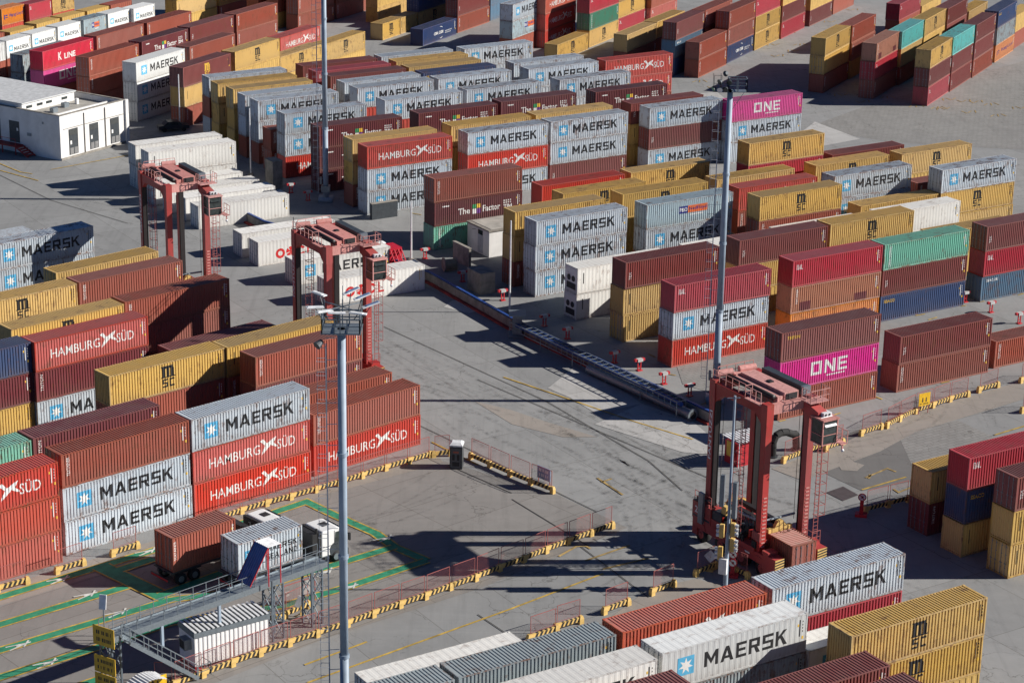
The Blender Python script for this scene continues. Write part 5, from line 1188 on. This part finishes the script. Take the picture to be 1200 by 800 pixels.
t = thing('tilted_sign', 'small square sign on a yellow stand under the walkway', 'sign', (*(-15.70, 152.78), 0), R(10)); b = MB(); b.add([(-.5, 0, .9), (-.1, -.05, .75), (.35, 0, 1.55), (-.15, .05, 1.75), (-.5, .03, .9), (-.1, -.02, .75), (.35, .03, 1.55), (-.15, .08, 1.75)], [(0, 1, 2, 3), (4, 7, 6, 5), (0, 4, 5, 1), (1, 5, 6, 2), (2, 6, 7, 3), (3, 7, 4, 0)]); b.build('plate', LAMPW, t)
b = MB(); b.beam((0, .02, 0), (0, .02, 1.0), .07)
for a in range(4): b.beam((0, 0, .3), (.4 * math.cos(a * 1.57), .4 * math.sin(a * 1.57), .03), .06)
b.build('stand', YEL, t)

# ---------------------------------------------------------------- reefer power posts
for i, (px, ww) in enumerate((((-28.80, 276.33), 'beside the far mast'), ((-26.26, 272.72), 'in the shade right of the far mast'), ((-5.70, 239.12), 'left of the concrete enclosure'), ((-1.11, 232.42), 'right of the concrete enclosure'), ((-10.32, 247.92), 'left of the white hut'), ((3.42, 223.74), 'at the top of the cable ladder'), ((5.80, 219.63), 'before the stacked white units'), ((10.43, 212.32), 'before the yellow and brown stack'), ((12.83, 210.11), 'left of the bright red bottom container'), ((15.09, 206.20), 'below the bright red bottom container'), ((17.39, 202.89), 'nearest the right light mast'), ((50.23, 234.70), 'between the two blue bottom containers'), ((52.37, 231.14), 'alone below the crimson and blue stack'), ((54.67, 227.40), 'nearest the right edge'))):
    t = thing('power_post', 'small red and white power post ' + ww, 'power post', (*px, 0), R(32.5), 'power posts for refrigerated containers'); t.scale = (.8, .8, .85)
    b = MB(); b.box(-.35, .35, -.3, .3, 0, .1)
    for x in (-.22, .22): b.beam((x, 0, .1), (x, 0, 1.15), .12)
    b.beam((-.22, 0, .5), (.22, 0, .5), .08); b.build('stand', REDP, t)
    b = MB(); b.box(-.38, .38, -.28, .28, 1.15, 1.5); b.build('socket_box', plain('socket_grey', (.5, .5, .49), .6), t)
    for sx in (-1, 1): b = MB(); b.box(*sorted((sx * .38, sx * .75)), -.18, .18, 1.2, 1.5); b.build('socket_end', REDP, t)

# ---------------------------------------------------------------- trucks at the gate
def truck(a0, b0, label, clabel, ctype, pr, dx=0.0):
    """a0, b0: ground points under the near side of the load, rear then front"""
    p, q = Vector(a0), Vector(b0); d = (q - p).normalized(); ang = math.atan2(d.y, d.x); n = Vector((-d.y, d.x)); c = (p + d * 3.03 + n * 1.22)
    t = thing('truck', label, 'truck', (c.x, c.y, 0), ang)
    b = MB(); b.box(-3.4, 6.6 + dx, -.5, -.25, .95, 1.2); b.box(-3.4, 6.6 + dx, .25, .5, .95, 1.2); b.box(-3.2, 3.1, -1.2, 1.2, 1.12, 1.26); b.box(-3.5, -3.4, -1.2, 1.2, .5, .75); b.build('chassis', DARKST, t)
    b = MB(); b.box(-3.52, -3.5, -1.1, 1.1, .55, .7); b.build('rear_lights', REDP, t)
    for x in (-2.3, -1.0, 2.8, 6.35 + dx):
        for s in (-1, 1):
            if x == -1.0 and False: continue
            b = MB(); b.cyl((x, s * .85, .5), (x, s * 1.22, .5), .5, n=18); w = b.build('wheel', RUBBER, t, True)
            b = MB(); b.cyl((x, s * 1.22, .5), (x, s * 1.24, .5), .27, n=12); b.build('rim', STEEL, w)
    for s in (-1, 1):
        b = MB(); b.box(-2.9, -.4, *sorted((s * .8, s * 1.25)), 1.02, 1.08); b.build('mudguard', BLK, t)
    x0, x1 = 4.9 + dx, 7.35 + dx
    b = MB(); b.box(x0 - .25, x0, -1.15, 1.15, 1.0, 2.95); b.build('sleeper_back', BLK, t)
    b = MB(); prof = [(x0, .75), (x1, .75), (x1 + .05, 1.5), (x1 - .12, 2.30), (x1 - .35, 2.80), (x1 - .9, 2.98), (x0 + .15, 2.96), (x0, 2.8)]
    b.poly(prof, 2.4, axis='y', at=-1.2); cb = b.build('cab', CABW, t); bv = cb.modifiers.new('bevel', 'BEVEL'); bv.width = .16; bv.segments = 3
    for s in (-1, 1):
        b = MB(); y = s * 1.21; b.add([(x1 - 1.15, y, 1.75), (x1 - .18, y, 1.75), (x1 - .35, y, 2.65), (x1 - 1.1, y, 2.65)], [(0, 1, 2, 3)]); b.build('side_window', GLASS, cb)
        b = MB(); b.beam((x1 - .1, s * 1.2, 2.3), (x1 + .15, s * 1.45, 2.3), .06); b.box(x1 + .02, x1 + .16, *sorted((s * 1.38, s * 1.6)), 1.75, 2.35); b.build('mirror', BLK, cb)
        b = MB(); b.cyl((x1 - 1.0, s * 1.205, 1.15), (x1 - 1.0, s * 1.215, 1.15), .66, n=20); b.build('wheel_arch', DARKST, cb)
    b = MB(); b.add([(x1 + .02, -1.05, 1.65), (x1 + .02, 1.05, 1.65), (x1 - .38, .95, 2.85), (x1 - .38, -.95, 2.85)], [(0, 1, 2, 3)]); b.build('windscreen', GLASS, cb)
    b = MB(); b.box(x1 - 1.65, x1 - 1.05, -.35, .35, 2.97, 3.03); b.build('roof_hatch', BLK, cb)
    b = MB(); b.box(x1 - .05, x1 + .2, -1.22, 1.22, .4, .95); b.build('bumper', DARKST, cb)
    b = MB(); b.add([(x1 + .055, -1.0, 1.0), (x1 + .055, 1.0, 1.0), (x1 + .045, 1.0, 1.45), (x1 + .045, -1.0, 1.45)], [(0, 1, 2, 3)]); b.build('radiator_grille', BLK, cb)
    for s in (-1, 1):
        b = MB(); b.box(x0 + .15, x1 - .15, *sorted((s * 1.2, s * 1.215)), 1.58, 1.62); b.box(x1 - 1.2, x1 - 1.16, *sorted((s * 1.2, s * 1.214)), .9, 2.8); b.box(x0 + .3, x1 - 1.7, *sorted((s * 1.2, s * 1.22)), .5, .74); b.build('door_line', DARKST, cb)
    b = MB(); b.add([(x1 - .5, -1.1, 2.92), (x1 - .5, 1.1, 2.92), (x1 - .05, 1.1, 2.58), (x1 - .05, -1.1, 2.58), (x1 - .5, -1.1, 2.97), (x1 - .5, 1.1, 2.97), (x1 - .0, 1.1, 2.62), (x1 - .0, -1.1, 2.62)], [(0, 1, 2, 3), (4, 7, 6, 5), (2, 6, 7, 3), (0, 3, 7, 4), (1, 5, 6, 2)]); b.build('sun_visor', CABW, cb)
    for s in (-1, 1): b = MB(); b.box(x1 + .2, x1 + .22, *sorted((s * .7, s * 1.1)), .6, .8); b.build('headlight', LAMPW, cb)
    b = MB(); b.cyl((4.55, -1.0, 1.0), (4.55, -1.0, 3.3), .1, n=8); b.box(4.1, 4.7, -1.1, 1.1, 1.3, 2.9); b.build('air_deflector', BLK, t)
    b = MB(); b.box(3.5, 4.6, .75, 1.2, .55, 1.0); b.box(3.5, 4.6, -1.2, -.75, .55, 1.0); b.build('fuel_tank', STEEL, t)
    make_container(ctype, 6.06, (c.x, c.y, 1.26), ang, clabel, 'containers on the move', pr, True)
truck((-26.05, 157.5), (-21.75, 161.65), 'white truck carrying a brown-red container, behind the other truck', 'brown-red short container on the rear truck', 'CR', 'CR', .9)
truck((-20.86, 156.65), (-16.46, 160.48), 'white truck carrying a pale grey container, beside the walkway', 'pale grey short container on the front truck', 'MK', 'MKS')

# ---------------------------------------------------------------- inspection walkway, site office, canopies
P0, P1 = Vector((-27.6, 138.6)), Vector((-13.6, 152.1)); d = (P1 - P0).normalized(); ang = math.atan2(d.y, d.x); L = (P1 - P0).length; ZD = 4.9
t = thing('inspection_walkway', 'raised galvanised inspection walkway above the truck lanes', 'walkway', (P0.x, P0.y, 0), ang)
b = MB(); b.box(0, L, -.12, 1.12, ZD - .05, ZD); b.box(0, L, -.16, -.10, ZD - .35, ZD + .1); b.box(0, L, 1.10, 1.16, ZD - .35, ZD + .1); b.build('deck', STEEL, t)
for y in (-.14, 1.14): b = MB(); railing(b, [(0, y, ZD), (L, y, ZD)], 1.1, 1.15, .022); b.build('railing', STEEL, t, kind='stuff')
def trestle(x0, x1, y0, y1, z1):
    b = MB()
    for x in (x0, x1):
        for y in (y0, y1): b.beam((x, y, 0), (x, y, z1), .13)
    for z0 in [i * 1.2 for i in range(int(z1 / 1.2))]:
        for y in (y0, y1): b.beam((x0, y, z0 + .1), (x1, y, z0 + 1.2), .06); b.beam((x1, y, z0 + .1), (x0, y, z0 + 1.2), .06)
        for x in (x0, x1): b.beam((x, y0, z0 + .1), (x, y1, z0 + 1.2), .06)
    return b
for x0, x1 in ((.0, .9), (14.2, 15.2), (17.9, 18.9)): trestle(x0, x1, -.05, 1.05, ZD - .05).build('trestle', plain('trestle_grey', (.13, .16, .19), .5, .2), t)
b = MB()
for x in (4.4, 9.4): b.beam((x, -.05, 2.9), (x, -.05, ZD - .1), .2)
b.build('prop', MASTP, t)
b = MB(); n = 14                                                   # stair down at the left end, parallel to the deck
for i in range(n): b.box(1.1 + i * .38, 1.5 + i * .38, -1.3, -.3, ZD - .3 - i * .34, ZD - .25 - i * .34)
for y in (-1.34, -.26): b.beam((.9, y, ZD - .1), (6.5, y, .15), .08, .28)
b.build('stair', STEEL, t); b = MB()
for y in (-1.34, -.26):
    b.beam((.9, y, ZD + 1.0), (6.5, y, 1.2), .05); b.beam((.9, y, ZD + .5), (6.5, y, .7), .04)
    for i in range(6): b.beam((.9 + i * 1.1, y, ZD - .1 - i * .93), (.9 + i * 1.1, y, ZD + 1.0 - i * .92), .05)
railing(b, [(6.5, -1.34, .1), (7.6, -1.34, .1), (7.6, -.26, .1)], 1.0, .8)
b.build('stair_railing', STEEL, t)
b = MB(); b.cyl((-.1, .3, ZD), (-.1, .3, ZD + 2.6), .05, n=8); b.build('lamp_post', STEEL, t); b = MB(); b.beam((-.25, .2, ZD + 2.3), (-.05, .35, ZD + 3.3), .5, .1); b.build('lamp', LAMPW, t)
for i, (z, h) in enumerate(((ZD - .35, 1.45), (ZD - 2.45, 1.3), (ZD - 3.8, 1.25))):
    t2 = thing('height_sign', 'yellow lane sign board %s of three at the walkway end' % ('topmost', 'middle', 'lowest')[i], 'sign', (P0.x, P0.y, z), ang - R(75))
    b = MB(); b.box(-1.0, .9, -.45, -.40, 0, h); b.build('board', plain('dull_yellow_board', (.62, .38, .03), .6), t2)
    b = MB()
    for k in range(2): dashes(b, -.7, .7, h * (.58 - .38 * k), h * .2, -.455, 20 + i * 3 + k)
    b.build('lettering', BLACK, t2)
    b = MB(); b.beam((-.4, -.4, h * .5), (-.4, .2, h * .5), .05); b.build('bracket', STEEL, t2)
# stair canopy: sloped blue sheet with a white flat end
t = thing('stair_canopy', 'sloping blue corrugated canopy over the walkway stair', 'canopy', (P0.x, P0.y, 0), ang)
b = MB(); n = 14; wv = [(-.0 + i * (1.6 / n), .05 * (i % 2)) for i in range(n + 1)]
b1 = MB(); xa, za, xb, zb = 11.8, ZD + .5, 13.5, ZD + 3.1
for (u, h0), (v, h1) in zip(wv, wv[1:]): b1.add([(xa, u - .6, za + h0), (xb, u - .6, zb + h0), (xb, v - .6, zb + h1), (xa, v - .6, za + h1)], [(0, 1, 2, 3)])
b1.build('sloping_sheet', plain('blue_sheet', (.06, .13, .32), .4, .2), t)
b1 = MB()
for (u, h0), (v, h1) in zip(wv, wv[1:]): b1.add([(xb, u - .6, zb + h0), (xb + 1.2, u - .6, zb + h0), (xb + 1.2, v - .6, zb + h1), (xb, v - .6, zb + h1)], [(0, 1, 2, 3)])
b1.build('flat_sheet', LAMPW, t)
b1 = MB()
for y in (-.6, 1.0): b1.beam((xa, y, za), (xb, y, zb), .06); b1.beam((xb + 1.1, y, ZD), (xb + 1.1, y, zb), .06); b1.beam((xb, y, ZD), (xb, y, zb), .06)
b1.build('canopy_frame', REDP, t, kind='stuff')
t = thing('curved_canopy', 'small curved white ribbed canopy beside the lower stair', 'canopy', (P0.x, P0.y, 0), ang)
b = MB(); n = 22
for i in range(n):
    u, v = i / n, (i + 1) / n; f_ = lambda w: (.2 + 2.6 * w, 2.0 + .38 * math.sin(math.pi * w) + .05 * (int(w * n + .5) % 2))
    (xa, za), (xb, zb) = f_(u), f_(v); b.add([(xa, -3.0, za), (xb, -3.0, zb), (xb, -1.5, zb), (xa, -1.5, za)], [(0, 1, 2, 3)])
b.build('ribbed_sheet', LAMPW, t); b = MB()
for x in (.2, 2.8):
    for y in (-3.0, -1.5): b.beam((x, y, 0), (x, y, 2.02), .07)
b.build('post', DARKST, t)
# site office: white ribbed cabin on red feet
p = Vector((-22.36, 143.25)); q = Vector((-17.64, 146.61)); d = (q - p).normalized(); ang = math.atan2(d.y, d.x)
t = thing('site_office', 'white ribbed site office cabin below the walkway', 'cabin', (p.x, p.y, 0), ang)
pr = trap(6.06, 0, 6.06, .36, -.0, .045); b = MB()
for (xa, ya), (xb, yb) in zip(pr, pr[1:]): b.add([(xa, ya, .5), (xb, yb, .5), (xb, yb, 2.75), (xa, ya, 2.75)], [(0, 1, 2, 3)])
b.box(0, 6.06, .06, 2.44, .42, 3.0); b.build('wall', plain('cabin_white', (.80, .80, .79), .6, 0, .03), t)
b = MB(); b.box(-.05, 6.1, -.02, 2.5, 3.0, 3.03); b.build('roof_sheet', DARKST, t)
sl = MB(); sl.box(-.09, .09, 0, 2.5, 3.14, 3.2); slm = sl.mesh('roof_slat', mats=[LAMPW])
for i in range(17): link('roof_slat', slm, t, (.1 + i * .366, 0, 0))
b = MB(); b.box(-.06, 6.12, -.06, .0, 2.75, 3.12); b.box(-.06, -.0, .0, 2.5, 2.75, 3.12); b.box(6.06, 6.12, .0, 2.5, 2.75, 3.12); b.build('fascia', STEEL, t)
b = MB(); b.box(-.55, 0, .5, 1.4, 1.7, 2.5); a_ = b.build('air_conditioner', STEEL, t); b = MB(); b.box(-.57, -.55, .62, 1.28, 1.8, 2.4); b.build('grille', BLK, a_)
b = MB()
for x in (.05, 5.9): b.beam((x, .1, 0), (x, .1, .5), .1); b.beam((x, 2.3, 0), (x, 2.3, .5), .1)
b.beam((.05, .1, .45), (.8, .1, 0), .08); b.beam((5.9, .1, .45), (5.2, .1, 0), .08); b.build('red_foot', REDP, t)
# screen fence beneath the walkway end
t = thing('mesh_screen', 'red framed mesh screen with two blank notices under the walkway', 'fence', (*(-17.05, 153.61), 0), R(41)); b = MB()
for x in (0, 2.9): b.beam((x, 0, 0), (x, 0, 2.1), .06)
b.beam((0, 0, 2.1), (2.9, 0, 2.1), .06); b.build('frame', FENCE, t); b = MB()
for i in range(1, 22): b.beam((i * .13, 0, .1), (i * .13, 0, 2.08), .008)
b.build('wire_mesh', FENCE, t); b = MB(); b.box(1.5, 2.7, -.04, -.02, .9, 2.0); b.box(.1, .5, -.04, -.02, 1.2, 1.6); b.build('notice', plain('grey_notice', (.35, .34, .32), .8), t)
# tank skid behind the middle straddle carrier
t = thing('tank_skid', 'red skid with white tank and folded stair behind the middle crane', 'equipment', (*(-14.31, 244.59), 0), R(-57.5))
b = MB(); b.box(-.6, 1.6, -.8, .8, .1, 2.6); b.build('casing', plain('bright_red_casing', (.50, .01, .03), .5), t)
b = MB(); b.cyl((-1.6, -.2, .1), (-1.6, -.2, 2.4), .6, n=16); b.cyl((-1.6, -.2, 2.4), (-1.6, -.2, 2.65), .6, .25, n=16); b.build('tank', LAMPW, t)
b = MB()
for y in (-.7, -.2, .3, .7): b.beam((1.6, y, 2.4), (3.6, y, .2), .1)
for i in range(5): b.beam((1.8 + i * .4, -.7, 2.1 - i * .42), (1.8 + i * .4, .7, 2.1 - i * .42), .07)
b.build('folded_stair', plain('bright_red_stair', (.50, .01, .03), .5), t)
# parked dark pick-up in the shade beyond the white building
t = thing('parked_car', 'dark car parked in shade behind the white refrigerated stacks', 'car', (*(-48.94, 309.41), 0), R(20))
b = MB(); b.poly([(-2.2, .35), (2.2, .35), (2.2, .8), (1.3, .95), (.75, 1.45), (-.9, 1.45), (-1.5, .95), (-2.2, .85)], 1.7, axis='y', at=-.85); b.build('body', plain('dark_car_paint', (.03, .035, .045), .3), t)
b = MB(); b.poly([(1.2, .97), (.72, 1.40), (-.86, 1.40), (-1.4, .97)], 1.72, axis='y', at=-.86); b.build('window', GLASS, t)
for x in (-1.4, 1.4):
    for y in (-.87, .67): b = MB(); b.cyl((x, y, .33), (x, y + .2, .33), .33, n=14); b.build('wheel', RUBBER, t)
t = thing('cable_drum', 'round tan cable drum lying behind the road wall', 'cable drum', (*(-7.29, 243.32), 0), R(20))
b = MB(); b.cyl((-.7, 0, .75), (.7, 0, .75), .62, n=16); b.build('cable', plain('tan_rope', (.28, .24, .17), .9), t)
for x in (-.75, .7): b = MB(); b.cyl((x, 0, .8), (x + .08, 0, .8), .8, n=18); b.build('flange', CONC, t)
